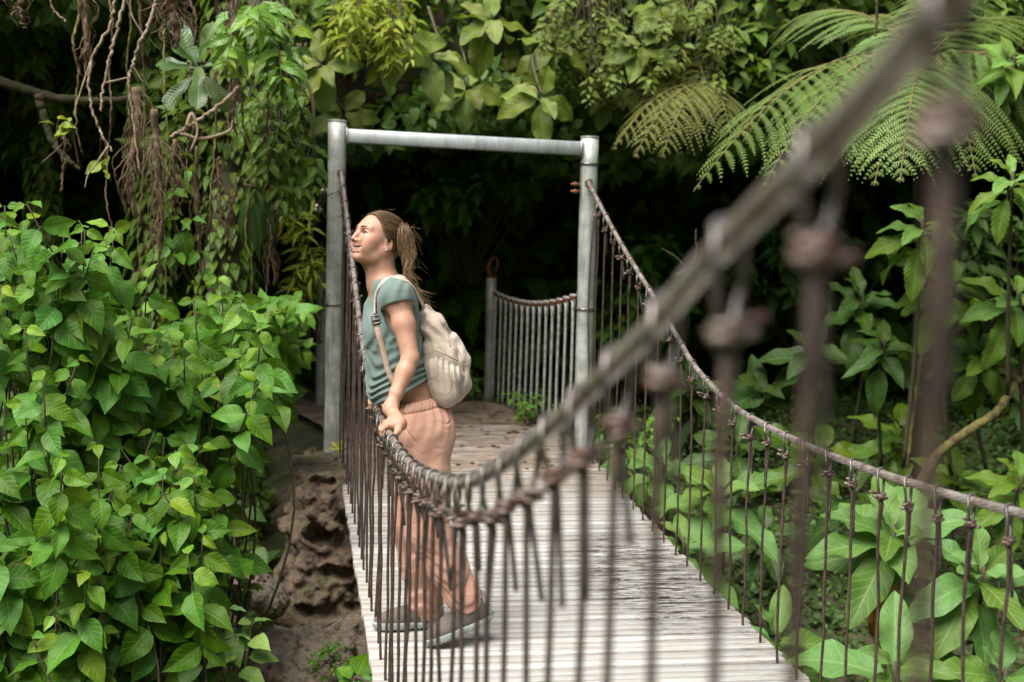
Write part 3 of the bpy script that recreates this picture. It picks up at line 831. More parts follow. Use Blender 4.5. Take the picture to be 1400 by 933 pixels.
# ---- shirt
def m_cloth(name,c1,c2,wscale=900,rough=.85,bs=.25,fold=6):
    t=NT(name); c=t.coords(); n=t.noise(c,fold,4); w=t.noise(c,wscale,2); n2=t.noise(c,45,4)
    wr=t.noise(t.n('Mapping',{'Vector':c,'Scale':(1,1,1.6)}).outputs[0],9,2,.4,.8); wr=t.math('ABSOLUTE',t.math('SUBTRACT',wr,.5)); n2=t.math('ADD',n2,t.math('MULTIPLY',t.ramp(wr,0.0,.2),.9))
    b=t.mix(t.ramp(n,.3,.7),c1,c2); b=t.mix(t.math('MULTIPLY',t.ramp(w,.45,.7),.2),b,tuple(v*.7 for v in c1))
    return t.done(t.bsdf(b,rough,0,t.math('ADD',t.math('MULTIPLY',n2,.8),t.math('MULTIPLY',w,.4)),bs,.006,Sheen_Weight=.15,Specular_IOR_Level=.25))
M_shirt=m_cloth('teal jersey',(.135,.190,.168),(.175,.235,.212))
M_pants=m_cloth('salmon linen',(.52,.285,.205),(.59,.34,.25),700,.9,.35)
M_bag=m_cloth('beige nylon',(.44,.37,.295),(.52,.45,.37),500,.75,.4)
sx=axis(at(485,450,YB)[0]-.03,at(640,450,YB)[0],[],.0035); sy=axis(YB-.30,YB+.30,[],.0035); sz=axis(at(560,585,YB)[2],at(540,360,YB)[2],[],.0032)
S=Sdf(sx,sy,sz)
torso(S,.010,.05)
S.ell(at(543,522,YB),(.094,.135,.10),TA,k=.06); S.ell(at(536,492,YB),(.100,.142,.10),TA,k=.06); S.ell(at(536,532,YB),(.088,.128,.075),TA,k=.06)
for sh,el in ((shN,elN),(shF,elF)):
    S.ell(sh,(.055,.053,.058),k=.05); S.cone(nek*.55+sh*.45,sh,.050,.051,.05)
    S.chain([(sh,.053),(sh*.78+el*.22,.0545)],.02)
    dA=nrm(el-sh)
S.cone(nek+np.array([.03,0,-.04]),nek+np.array([.004,0,-.004]),.09,.062,.05)
X,Y,Z=S.grid()
# cloth drawn up over the hips: slanting folds, strongest on the front below the bust, and soft pulls from the arm
hx_=(X-wai[0])*sfr[0]+(Z-wai[2])*sfr[2]; hv=(X-wai[0])*sax[0]+(Z-wai[2])*sax[2]
msk=sstep(.25,.06,hv)*1.0
fold=np.sin((hv*1.0+.10*(hx_)+.30*np.abs(Y-YB)-.02*np.sin(Y*31+hv*20))*175+1.6*np.sin(hv*41+Y*9))*.0042*msk
msk2=sstep(.12,.24,hv)*sstep(.52,.36,hv)
fold=fold+np.sin((hx_*1.0+hv*.55+.02*np.sin(hv*30))*120)*.0022*msk2
S.f=(S.f+fold).astype(np.float32)
for sh,el in ((shN,elN),(shF,elF)):
    dA=nrm(el-sh); p=sh+dA*.034
    # sleeve ends: everything beyond the cuff within reach of the arm goes
    w=S.win(p-.12,p+.12); sl,g=w
    dist=(g[0]-p[0])*dA[0]+(g[1]-p[1])*dA[1]+(g[2]-p[2])*dA[2]
    L=float((el-sh)@(el-sh)); h=np.clip(((g[0]-sh[0])*(el-sh)[0]+(g[1]-sh[1])*(el-sh)[1]+(g[2]-sh[2])*(el-sh)[2])/L,0,1)
    rad=np.sqrt((g[0]-sh[0]-h*(el-sh)[0])**2+(g[1]-sh[1]-h*(el-sh)[1])**2+(g[2]-sh[2]-h*(el-sh)[2])**2)
    side=(g[1]-(sh[1]))*(-1 if sh[1]<YB else 1)
    c_=np.minimum(dist,np.minimum(.075-rad,side+.035))
    S.f[sl]=np.maximum(S.f[sl],c_).astype(np.float32)
h0,h1=at(508,556,YB),at(576,517,YB); hd=h1-h0; S.plane(h0,np.array([hd[2],0,-hd[0]]) if hd[0]>0 else np.array([-hd[2],0,hd[0]]),.004)
# neckline
n0=at(509,397,YB); n1=at(536,375,YB); nd=nrm(np.array([-(n1-n0)[2],0,(n1-n0)[0]])); 
S.plane(nek+np.array([0,0,.027]),np.array([-.35,0,.94]),.006)
S.chain([(nek+np.array([.006,0,-.012]),.063),(H(-.02,0,-.06),.064)],.006,op='sub')
S.ell(at(504,398,YB),(.045,.062,.05),k=.01,op='sub')
sme,_=S.mesh('shirt'); shirt=obj('shirt',sme,M_shirt,person); SH=S

# ---- trousers
px=axis(at(520,700,YB)[0]-.03,at(672,800,YB)[0],[],.0038); py_=axis(YB-.24,YB+.26,[],.0038); pz=axis(.06,at(580,525,YB)[2],[],.0038)
S=Sdf(px,py_,pz)
g=.014
S.ell(pel,(.104,.166,.12),k=.05)
for s in (-1,1): S.ell(pel+np.array([.034,s*.075,-.045]),(.076,.088,.10),k=.05)
S.ell(wai+np.array([.012,0,-.02]),(.095,.13,.06),TA,k=.05)
for hp,kn,an,s in ((hipN,kneN,ankN,-1),(hipF,kneF,ankF,1)):
    md=hp*.5+kn*.5
    S.chain([(hp,.104),(md+np.array([.004,0,0]),.092),(kn,.077)],.05)
    e=an+nrm(an-kn)*.012
    S.chain([(kn,.078),(kn*.55+an*.45+np.array([.004,0,0]),.072),(kn*.15+an*.85+np.array([.0,0,0]),.060),(e,.054)],.04)
X,Y,Z=S.grid()
wz=at(575,545,YB)[2]
ang=np.arctan2(Y-YB,X-pel[0])
ga=sstep(wz-.16,wz-.02,Z)
fold=.0028*np.sin(ang*30+1.1*np.sin(Z*40))*ga
kz=.5*(kneN[2]+ankN[2])
lower=sstep(kneN[2]+.05,ankN[2]+.1,Z)
fold=fold+.0048*np.sin((Z*1.0+.35*X+.12*np.sin(Y*23))*105+2.2*np.sin(Z*17+X*9))*lower*.7
fold=fold+.0028*np.sin((Z*.7-.9*X+.25*Y)*80+1.7*np.sin(Z*21))*(1-lower)*sstep(wz-.05,wz-.2,Z)
S.f=(S.f+fold).astype(np.float32)
w0,w1=at(548,549,YB),at(600,537,YB); wd=w1-w0; wn=np.array([-wd[2],0,wd[0]]); wn=wn/np.linalg.norm(wn)
S.plane(w0,wn,.005)
# casing of the elastic waist: a groove below it
dw=(X-w0[0])*wn[0]+(Z-w0[2])*wn[2]
S.f=(S.f+.005*np.exp(-((dw+.036)/.004)**2)-.003*np.exp(-((dw+.018)/.012)**2)*(1+.8*np.sin(ang*64))).astype(np.float32)
# slanting pocket mouth on the near side, a small rear pocket
for line,r_ in ((((549,562),(551,574),(555,587),(561,597),(568,605)),.0028),(((601,576),(606,581),(612,580),(617,575)),.0032)):
    hp_=[S.hit(a_,b_,YB-.4,YB+.1) for a_,b_ in line]; hp_=[h_ for h_ in hp_ if h_ is not None]
    S.chain([(h_,r_) for h_ in hp_],.003,'sub')
for kn,an in ((kneN,ankN),(kneF,ankF)):      # cuffs
    dn=nrm(an-kn); p=an+dn*.016
    w=S.win(p-.12,p+.12); sl,gq=w
    dist=(gq[0]-p[0])*dn[0]+(gq[1]-p[1])*dn[1]+(gq[2]-p[2])*dn[2]; rad=np.sqrt((gq[0]-p[0])**2+(gq[1]-p[1])**2+(gq[2]-p[2])**2)
    S.f[sl]=np.maximum(S.f[sl],np.minimum(dist,.11-rad)).astype(np.float32)
    S.f[sl]=(S.f[sl]+.003*np.exp(-((dist+.03)/.003)**2)).astype(np.float32)
pme,_=S.mesh('trousers'); obj('trousers',pme,M_pants,person); TR=S

# ---- shoes: built flat along +x (heel at 0), then set on the foot
def shoe():
    S=Sdf(axis(-.02,.30,[],.003),axis(-.065,.065,[],.003),axis(-.005,.14,[],.003))
    S.chain([((.035,0,.045),.036),((.09,0,.045),.040),((.17,0,.034),.042),((.225,.004,.026),.036),((.25,.006,.022),.028)],.03)
    S.chain([((.04,0,.05),.036),((.05,0,.085),.036),((.052,0,.105),.036)],.03)
    S.cone((.085,0,.075),(.15,0,.05),.026,.026,.03)
    S.cone((.052,0,.10),(.050,0,.16),.029,.032,.004,'sub')
    S.plane((0,0,.022),(0,0,-1),.003); S.plane((.05,0,.112),(-.25,0,1),.003)
    for q,x in enumerate((.095,.112,.129,.146)):     # lace bars
        z=.103-.028*q*.62
        S.cone((x,-.022,z-.006),(x+.004,.022,z-.006),.0032,.0032,.002)
    up,_=S.mesh('shoe')
    S=Sdf(axis(-.02,.30,[],.003),axis(-.065,.065,[],.003),axis(-.012,.06,[],.003))
    S.chain([((.035,0,.02),.040),((.09,0,.02),.040),((.17,0,.02),.046),((.225,.004,.022),.040),((.252,.006,.026),.029)],.03,sc=(1,1,1))
    S.plane((0,0,.028),(-.02,0,1),.004); S.plane((0,0,.0),(0,0,-1),.004)
    S.ell((.285,0,-.01),(.05,.08,.018),k=.01,op='sub')
    for x in np.arange(.0,.27,.018): S.cone((x,-.08,0),(x,.08,0),.0042,.0042,.003,'sub')
    S.cone((-.004,0,.03),(.03,0,.062),.016,.010,.02)
    so,_=S.mesh('sole')
    S=Sdf(axis(-.02,.12,[],.003),axis(-.065,.065,[],.003),axis(-.005,.14,[],.003))
    S.chain([((.020,0,.035),.034),((.026,0,.075),.028),((.018,0,.112),.024)],.02); S.plane((.028,0,.05),(1,0,.35),.004); S.plane((0,0,.03),(0,0,-1),.004)
    hl,_=S.mesh('heel_counter')
    lc=MB()
    for x,z in ((.100,.112),(.116,.103),(.133,.094),(.150,.085)):
        lc.tube(spline([(x-.004,-.034,z-.022),(x,-.014,z-.002),(x+.003,.014,z-.002),(x+.002,.034,z-.022)],10),.0028,5)
    for sg in (-1,1): lc.tube(spline([(.098,0,.114),(.105,sg*.022,.124),(.112,sg*.03,.108),(.10,sg*.008,.114)],12),.0022,5)
    return up,so,hl,lc.build('laces')
su_,so_,sh_,sl_=shoe()
M_shoe=m_cloth('grey brown shoe mesh',(.085,.075,.068),(.135,.115,.10),400,.8,.5,18)
M_sole=m_simple('pale teal sole',(.36,.43,.41),.7,0,.35,40,.3,(.25,.27,.25)); M_sock=m_cloth('pale sock',(.48,.48,.50),(.55,.55,.57),500,.9,.5)
M_lace=m_simple('dark laces',(.06,.055,.055),.8,0,.3,50,.2)
def set_shoe(heel,toe,tilt_up,label):
    d_=nrm(toe-heel); sd=nrm(np.cross(np.array([0,0,1.]),d_)); n_=np.cross(d_,sd)
    M=Matrix(((d_[0],sd[0],n_[0],heel[0]),(d_[1],sd[1],n_[1],heel[1]),(d_[2],sd[2],n_[2],heel[2]),(0,0,0,1)))
    o=obj('shoe',su_,M_shoe,person); o.matrix_basis=M
    obj('sole',so_,M_sole,o); obj('heel_counter',sh_,M_sole,o); obj('laces',sl_,M_lace,o)
    return o
zt=zdeck(5.45)+.002
tN=at(587,884,YB-.12); tN[2]=zdeck(tN[1])+.004; hN=at(664,851,YB-.085)
hN=tN+nrm(hN-tN)*.262
tF=at(514,868,YB+.10); tF[2]=zdeck(tF[1])+.001; hF=tF+np.array([.264,.03,.0015])
hN=hN+np.array([0,0,.004])
set_shoe(hN,tN,0,''); set_shoe(hF,tF,0,'')
for an,kn in ((ankN,kneN),(ankF,kneF)):
    m=MB(); dn=nrm(an-kn); m.tube([an-dn*.03,an+dn*.02,an+dn*.05],[.038,.037,.036],16); obj('sock',m.build('sock'),M_sock,person)

# ------------------------------------------------------------------ backpack (a thing of its own, carried on the back)
bag=empty('backpack',at(605,500,YB)); BL=-np.array(bag.location)
tag(bag,'beige nylon backpack with gathered side pocket, worn on the woman\'s back','backpack')
BS={}
def bagmesh(name,build,lo,hi,step=.0036):
    S=Sdf(*[axis(lo[k],hi[k],[],step) for k in range(3)]); build(S); BS[name]=S; me,_=S.mesh(name); me.transform(Matrix.Translation(BL.tolist())); return me
blo=at(570,560,YB); bhi=at(652,395,YB); blo=np.array([blo[0]-.02,YB-.22,blo[2]-.02]); bhi=np.array([bhi[0]+.02,YB+.22,bhi[2]+.02])
def bag_main(S):
    for s in (-.085,0,.085):
        q=1 if s==0 else .0
        P=[(at(583,424+6*(s!=0),YB),.020),(at(590,445,YB),.040),(at(601,480,YB),.060),(at(605,512,YB),.071),(at(603,530,YB),.062)]
        S.chain([(np.array([p[0],YB+s*(.75+.25*i/4),p[2]]),r*(1 if s==0 else .93)) for i,(p,r) in enumerate(P)],.05)
    X,Y,Z=S.grid()
    S.f=(S.f+.0035*np.sin((X*.9+Z*.55)*120+2*np.sin(Z*31+Y*14))+.003*np.sin(Y*70+Z*40+1.5*np.sin(X*50))*sstep(at(0,470,YB)[2],at(0,530,YB)[2],Z)).astype(np.float32)
    # folds running from the shoulder to the pocket
    for a,b in (((584,440),(606,492)),((592,436),(617,480))):
        p,q=at(*a,YB-.11),at(*b,YB-.135); p[1]=YB-.125; q[1]=YB-.15; S.cone(p,q,.006,.010,.012,'sub')
def bag_front(S):
    for s in (-.07,0,.07):
        S.chain([(np.array([at(x,y,YB)[0],YB+s,at(x,y,YB)[2]]),r) for x,y,r in ((617,464,.028),(624,490,.036),(627,522,.034),(621,538,.030))],.04)
    X,Y,Z=S.grid(); S.f=(S.f+.0022*np.sin((X-Z*.4)*110+2*np.sin(Y*26))).astype(np.float32)
def bag_pocket(S):
    for p,r in (((594,500),.045),((601,520),.055),((606,535),.047),((612,508),.040)):
        c=at(*p,YB); S.ell((c[0],YB-.128,c[2]),(r,.036,r*1.05),k=.03)
    X,Y,Z=S.grid(); a=at(578,465,YB); top=at(590,472,YB); e=at(620,487,YB)
    dd=e-top; n_=nrm(np.array([-dd[2],0,dd[0]])); 
    dist=(X-top[0])*n_[0]+(Z-top[2])*n_[2]
    c=at(602,512,YB); fan=(X-c[0])/(.06+.0*Z)
    S.f=(S.f+.0042*np.sin(fan*17+2*np.sin(Z*30))*sstep(-.16,-.01,dist)).astype(np.float32)
    S.plane(top+n_*.004,n_,.004)
bb=obj('bag_body',bagmesh('bag_body',bag_main,blo,bhi),M_bag,bag)
fp_=obj('front_pocket',bagmesh('front_pocket',bag_front,blo,bhi),M_bag,bag)
sp_=obj('side_pocket',bagmesh('side_pocket',bag_pocket,blo,bhi),M_bag,bag)
M_strap=m_cloth('tan webbing',(.40,.30,.22),(.46,.355,.27),600,.8,.4); M_black=m_simple('black plastic',(.02,.02,.022),.4,0,.3,40,.1)
M_grey=m_simple('grey plastic',(.20,.20,.20),.4,0,.3,40,.1)
# elastic hem of the pocket, zip line
m=MB(); m.tube(spline([np.array([at(x,y,YB)[0],yy,at(x,y,YB)[2]]) for x,y,yy in ((589,474,YB-.15),(600,478,YB-.163),(611,484,YB-.158),(620,488,YB-.145))],16)+BL,.004,6); obj('elastic_hem',m.build('elastic_hem'),M_strap,sp_)
def seam(on,par,name,pts,r,mat):
    hp_=[BS[on].hit(a_,b_,YB-.3,YB+.1) for a_,b_ in pts]; hp_=[h_ for h_ in hp_ if h_ is not None]
    if len(hp_)<3: return
    m=MB(); m.tube(spline(hp_,len(hp_)*5)+BL,r,5); obj(name,m.build(name),mat,par)
seam('bag_body',bb,'zip',[(588,424),(596,430),(603,440),(609,452),(613,464),(616,474)],.0032,M_strap)
seam('bag_body',bb,'seam',[(579,436),(582,450),(584,464),(586,478)],.0022,M_strap)
seam('front_pocket',fp_,'zip',[(618,462),(624,472),(629,484),(632,496),(634,508)],.0030,M_strap)
seam('side_pocket',sp_,'seam',[(612,486),(615,498),(617,510),(617,524),(614,538)],.0020,M_strap)
m=MB(); 
for y0,y1 in (((628,480),(637,492)),((635,505),(640,517))):
    a=at(*y0,YB); b=at(*y1,YB); m.tube(np.array([(a[0],YB-.055,a[2]),(b[0],YB-.05,b[2])])+BL,.0075,6)
obj('zip_pull',m.build('zip_pull'),M_black,bag)
def ribbon(pts,w,th,name,mat,lat,up=None):
    """flat strap along pts; lat = width direction per point"""
    P=spline(pts,40); Lm=np.array(lat,float); T=np.gradient(P,axis=0); T/=np.linalg.norm(T,axis=1)[:,None]
    m=MB(); V=[]
    for i in range(len(P)):
        n=np.cross(T[i],Lm); n/=np.linalg.norm(n); l=np.cross(n,T[i])
        for a,b in ((-1,-1),(1,-1),(1,1),(-1,1)): V.append(P[i]+l*a*w/2+n*b*th/2)
    Q=[(i*4+j,i*4+(j+1)%4,(i+1)*4+(j+1)%4,(i+1)*4+j) for i in range(len(P)-1) for j in range(4)]+[(3,2,1,0),tuple(len(V)-4+q for q in range(4))]
    m.add(np.array(V)+BL,Q); return obj(name,m.build(name,False),mat,bag)
def on_shirt(px_,py_2,off=.006):
    h=SH.hit(px_,py_2,YB-.45,YB+.1); return (h if h is not None else at(px_,py_2,YB-.13))+nrm(ray(px_,py_2))*-off
sp1=[on_shirt(x,y) for x,y in ((553,383),(537,379),(524,386),(515,400),(512,416),(512,432))]
ribbon([at(579,420,YB-.10),at(566,395,YB-.13)]+sp1,.040,.007,'shoulder_strap',M_bag,(0,1,.15))
sp2=[on_shirt(x,y,.005) for x,y in ((512,432),(517,455),(524,480),(531,508),(540,528))]
ribbon(sp2,.021,.004,'adjusting_strap',M_strap,(1,.0,.25))
b=MB(); 
p=on_shirt(514,437,.012); dvec=nrm(np.array([.25,0,-1]))
Rb=np.stack([nrm(np.cross([0,1,0],dvec)),np.array([0,1,0.]),dvec],1)
for s in (-1,0,1): b.box(p+BL+dvec*s*.014,(.017,.005,.0035),Rb,bev=.002)
for s in (-1,1): b.box(p+BL+Rb[:,0]*s*.015,(.003,.005,.018),Rb,bev=.002)
obj('strap_buckle',b.build('strap_buckle',False),M_grey,bag)
far=[np.array([q[0],2*YB-q[1],q[2]]) for q in sp1]
ribbon([at(579,420,YB+.10),at(566,395,YB+.13)]+far,.040,.007,'shoulder_strap',M_bag,(0,1,-.15))
m=MB(); m.tube(spline([at(580,426,YB-.03),at(577,412,YB-.02),at(577,412,YB+.02),at(580,426,YB+.03)],14)+BL,.006,6); obj('grab_handle',m.build('grab_handle'),M_strap,bag)
# ------------------------------------------------------------------ terrain
def ground_z(X,Y):
    X=np.asarray(X,float); Y=np.asarray(Y,float)
    z=np.full(np.broadcast(X,Y).shape,-1.9)
    # far bank: rises from the gully to the path beyond the gate
    bank=sstep(4.2,10.2,Y)*1.55-1.75+.0*X                     # -1.75 .. -.2
    z=np.maximum(z,bank)
    mid=np.exp(-((X-1.15)/1.25)**4)
    z=z+mid*sstep(8.2,9.0,Y)*(.13+.08*sstep(9.6,10.1,Y)-z)                          # level head of the bridge and path
    z=z+(1-mid)*sstep(9.2,11.5,Y)*(.15-z)*.9
    lf=sstep(-.25,-3.2,X)*sstep(4.0,6.5,Y); z=z+lf*1.1
    z=z+sstep(12.2,17,Y)*7.5                                  # hill behind
    z=z+sstep(-4.2,-11,X)*6.5+sstep(6.5,12,X)*6.0              # flanks of the ravine
    z=z+sstep(-5,-13,Y)*7                                     # unseen slope added behind the viewer to block low sky light
    r=np.sqrt((X-1)**2+(Y-5)**2); z=z+sstep(14,60,r)*14
    return z
def ground_n(X,Y):
    P=np.stack([np.asarray(X,float).ravel(),np.asarray(Y,float).ravel(),np.zeros(np.size(X))],1)
    k=1-np.exp(-((P[:,0]-1.15)/1.1)**4)*sstep(8.6,9.2,P[:,1])*.8
    return ground_z(X,Y)+(vnoise(P,1.1,3,4)*.16*k).reshape(np.shape(X))
def m_soil():
    t=NT('forest soil'); c=t.coords(); n=t.noise(c,2.2,6,.65); n2=t.noise(c,24,5,.7)
    b=t.mix(t.ramp(n2,.35,.65),(.065,.042,.027),(.15,.105,.07))
    b=t.mix(t.math('MULTIPLY',t.ramp(n,.38,.55),.85),b,(.028,.045,.010))
    return t.done(t.bsdf(b,.95,0,t.math('ADD',n,n2),.8,.02))
M_soil=m_soil()
def terrain():
    xs=np.unique(np.concatenate([np.linspace(-75,-8,24),np.linspace(-8,12,150),np.linspace(12,80,24)]))
    ys=np.unique(np.concatenate([np.linspace(-70,-8,22),np.linspace(-8,18,170),np.linspace(18,90,24)]))
    X,Y=np.meshgrid(xs,ys,indexing='ij'); Z=ground_n(X,Y)
    nx,ny=X.shape; i=np.arange(nx-1)[:,None]*ny; j=np.arange(ny-1)[None,:]
    Q=np.stack([i+j,i+ny+j,i+ny+j+1,i+j+1],-1).reshape(-1,4)
    struct(obj('ground',mesh_np('ground',np.stack([X,Y,Z],-1).reshape(-1,3),Q),M_soil))
terrain()
# trampled earth path leading on from the deck
def path():
    ys=np.linspace(9.97,12.6,40); m=MB(); nx=14
    V=[]
    for y in ys:
        cx=1.02-.35*sstep(10,12.6,y); w=.80+.05*math.sin(y*3)
        x=cx+np.linspace(-w,w,nx); V.append(np.stack([x,np.full(nx,y),np.maximum(.195,ground_n(x,np.full(nx,y))+.015)+.012*np.sin(x*9+y*4)],1))
    V=np.concatenate(V); V[:,2]+=vnoise(V,5,9,3)*.02
    i=np.arange(len(ys)-1)[:,None]*nx; j=np.arange(nx-1)[None,:]
    t=NT('trodden earth'); c=t.coords(); n=t.noise(c,5,6,.7); n2=t.noise(c,40,4)
    b=t.mix(t.ramp(n,.35,.65),(.09,.06,.04),(.19,.14,.095)); b=t.mix(t.math('MULTIPLY',t.ramp(n2,.55,.68),.7),b,(.05,.034,.022))
    struct(obj('path',mesh_np('path',V,np.stack([i+j,i+j+1,i+nx+j+1,i+nx+j],-1).reshape(-1,4)),t.done(t.bsdf(b,.95,0,n2,.6,.01))))
path()

# overhanging lip of the hillside above the path: closed, with thickness
def lip_y(X): return 10.35+.2*np.sin(X*1.3+.4)+.2*np.sin(X*3.1)-1.7*sstep(0,-1.6,X)-.1*sstep(2.5,6,X)
def lip_lo(X,Y): return 2.55+.45*sstep(.2,-1.0,X)+.25*sstep(2.5,6,X)+.12*np.sin(X*2.3+Y)-.10*(Y-10)
def overhang():
    xs=np.linspace(-9,12,110); ts=np.linspace(0,1,34)
    top=[];bot=[]
    X,T=np.meshgrid(xs,ts,indexing='ij'); Y=lip_y(X)+T**1.3*(17.5-lip_y(X))
    lo=lip_lo(X,Y); th=(1.0+1.6*sstep(9,15,Y))*np.sqrt(np.clip(T*9,0,1))
    P1=np.stack([X,Y,lo+.35+th*.9],-1).reshape(-1,3); P0=np.stack([X,Y,lo+.35-.35*np.sqrt(np.clip(T*12,0,1))],-1).reshape(-1,3)
    n=vnoise(P0,1.7,5,4)*.16; P0[:,2]+=n; P1[:,2]+=n
    nx,ny=X.shape; i=np.arange(nx-1)[:,None]*ny; j=np.arange(ny-1)[None,:]
    q=np.stack([i+j,i+ny+j,i+ny+j+1,i+j+1],-1).reshape(-1,4); N=nx*ny
    Q=[q+N,q[:,::-1]]
    for a in range(nx-1): Q.append(np.array([[a*ny,a*ny+N,(a+1)*ny+N,(a+1)*ny],[a*ny+ny-1,(a+1)*ny+ny-1,(a+1)*ny+ny-1+N,a*ny+ny-1+N]]))
    for b in range(ny-1): Q.append(np.array([[b,b+1,b+1+N,b+N],[(nx-1)*ny+b,(nx-1)*ny+b+N,(nx-1)*ny+b+1+N,(nx-1)*ny+b+1]]))
    struct(obj('hill',mesh_np('hill',np.concatenate([P0,P1]),np.concatenate(Q)),M_soil))
overhang()

# ------------------------------------------------------------------ leaves
def prof(kind,t):
    t=np.clip(t,0,1)
    if kind=='ovate': w=np.sin(PI*t**.72)**.9*(1-.25*t); w=np.where(t>.8,w*(1-.35*((t-.8)/.2)),w)
    elif kind=='broad': w=np.sin(PI*t**.95)**.75
    elif kind=='lance': w=np.sin(PI*t**.75)**1.05
    elif kind=='obov': w=(t**.95)*np.sqrt(np.clip(1-t**3.2,0,1))*1.25
    elif kind=='heart': w=(np.clip(t+.04,0,1)**.32)*np.clip(1-t,0,1)**.8*1.25
    else: w=np.sin(PI*t)
    return w/np.max(w)
def templates(kind,nt,nc,n=5,droop=(.1,.45),fold=.22,wave=.03,serr=0,pet=.0,seed=1):
    r=np.random.default_rng(seed); out=[]
    for _ in range(n):
        t=np.linspace(0,1,nt); us=np.linspace(-1,1,nc); w=np.maximum(prof(kind,t),.015)*.5
        dr=r.uniform(*droop); fo=fold*r.uniform(.5,1.4); ph=r.random()*6; cu=r.normal()*.05
        V=[];U=[]
        for i,tt in enumerate(t):
            # bend the midrib as an arc so that length is kept
            a=dr*1.5; y=(math.sin(a*tt)/a if a>1e-3 else tt); z=-(1-math.cos(a*tt))/a if a>1e-3 else 0
            for u in us:
                ww=w[i]*(1+ (serr*math.sin(tt*nt*2.1+ph) if abs(u)>.9 else 0))
                x=u*ww+cu*tt*tt
                zz=z+fo*abs(u)*ww*(1-.3*abs(u))+wave*math.sin(tt*13+ph+(1.3 if u>0 else 0))*abs(u)**2*(w[i]*2)
                V.append((x,y,zz)); U.append((u*.5+.5,tt))
        Q=[(i*nc+j,i*nc+j+1,(i+1)*nc+j+1,(i+1)*nc+j) for i in range(nt-1) for j in range(nc-1)]
        if pet>0:
            b=len(V)
            for y_,hw in ((-pet,.012),(0.02,.016)):
                V+= [(-hw,y_,-.004-.0*y_),(hw,y_,-.004)]; U+=[(.48,0),(.52,0)]
            Q.append((b,b+1,b+3,b+2))
        out.append((np.array(V),np.array(Q),np.array(U)))
    return out
TP={'ovate':templates('ovate',13,7,8,(.15,.75),.22,.035,0,.16,1),
    'ovate_low':templates('ovate',6,3,6,(.1,.7),.25,0,0,0,2),
    'broad':templates('broad',14,7,7,(.2,.8),.16,.06,.0,.05,3),
    'serr':templates('broad',30,7,6,(.2,.7),.18,.05,.09,.10,4),
    'lance':templates('lance',10,3,5,(.2,.8),.25,.02,0,.02,5),
    'obov':templates('obov',13,5,6,(.05,.5),.16,.03,0,.0,6),
    'heart':templates('heart',12,5,5,(.1,.5),.18,.04,0,.1,7),
    'tiny':templates('ovate',4,3,5,(.1,.5),.2,0,0,0,8)}
class Fol:
    def __init__(s): s.V=[];s.Q=[];s.U=[];s.L=[];s.n=0;s.pos=[]
    def leaves(s,kind,pos,dirs,norms,L,W,lr):
        """vectorised: one leaf per row"""
        pos=np.atleast_2d(pos).astype(float); n=len(pos)
        d=np.atleast_2d(dirs).astype(float); d=d/np.linalg.norm(d,axis=1)[:,None]
        nn=np.atleast_2d(norms).astype(float); x=np.cross(d,nn); x/=np.linalg.norm(x,axis=1)[:,None]+1e-9; z=np.cross(x,d)
        L=np.broadcast_to(L,(n,)); W=np.broadcast_to(W,(n,)); lr=np.broadcast_to(lr,(n,3))
        tp=TP[kind]; pick=rng.integers(len(tp),size=n)
        for k in range(len(tp)):
            m=np.nonzero(pick==k)[0]
            if not len(m): continue
            V,Q,U=tp[k]; nv=len(V)
            P=pos[m][:,None,:]+x[m][:,None,:]*(V[None,:,0:1]*W[m][:,None,None])+d[m][:,None,:]*(V[None,:,1:2]*L[m][:,None,None])+z[m][:,None,:]*(V[None,:,2:3]*L[m][:,None,None])
            s.V.append(P.reshape(-1,3)); s.U.append(np.tile(U,(len(m),1))); s.L.append(np.repeat(lr[m],nv,axis=0))
            s.Q.append((Q[None]+ (np.arange(len(m))*nv)[:,None,None]).reshape(-1,4)+s.n); s.n+=nv*len(m)
    def build(s,name): return mesh_np(name,np.concatenate(s.V),np.concatenate(s.Q),None,np.concatenate(s.U),np.concatenate(s.L))
def unit(v): v=np.asarray(v,float); return v/(np.linalg.norm(v,axis=-1,keepdims=True)+1e-12)

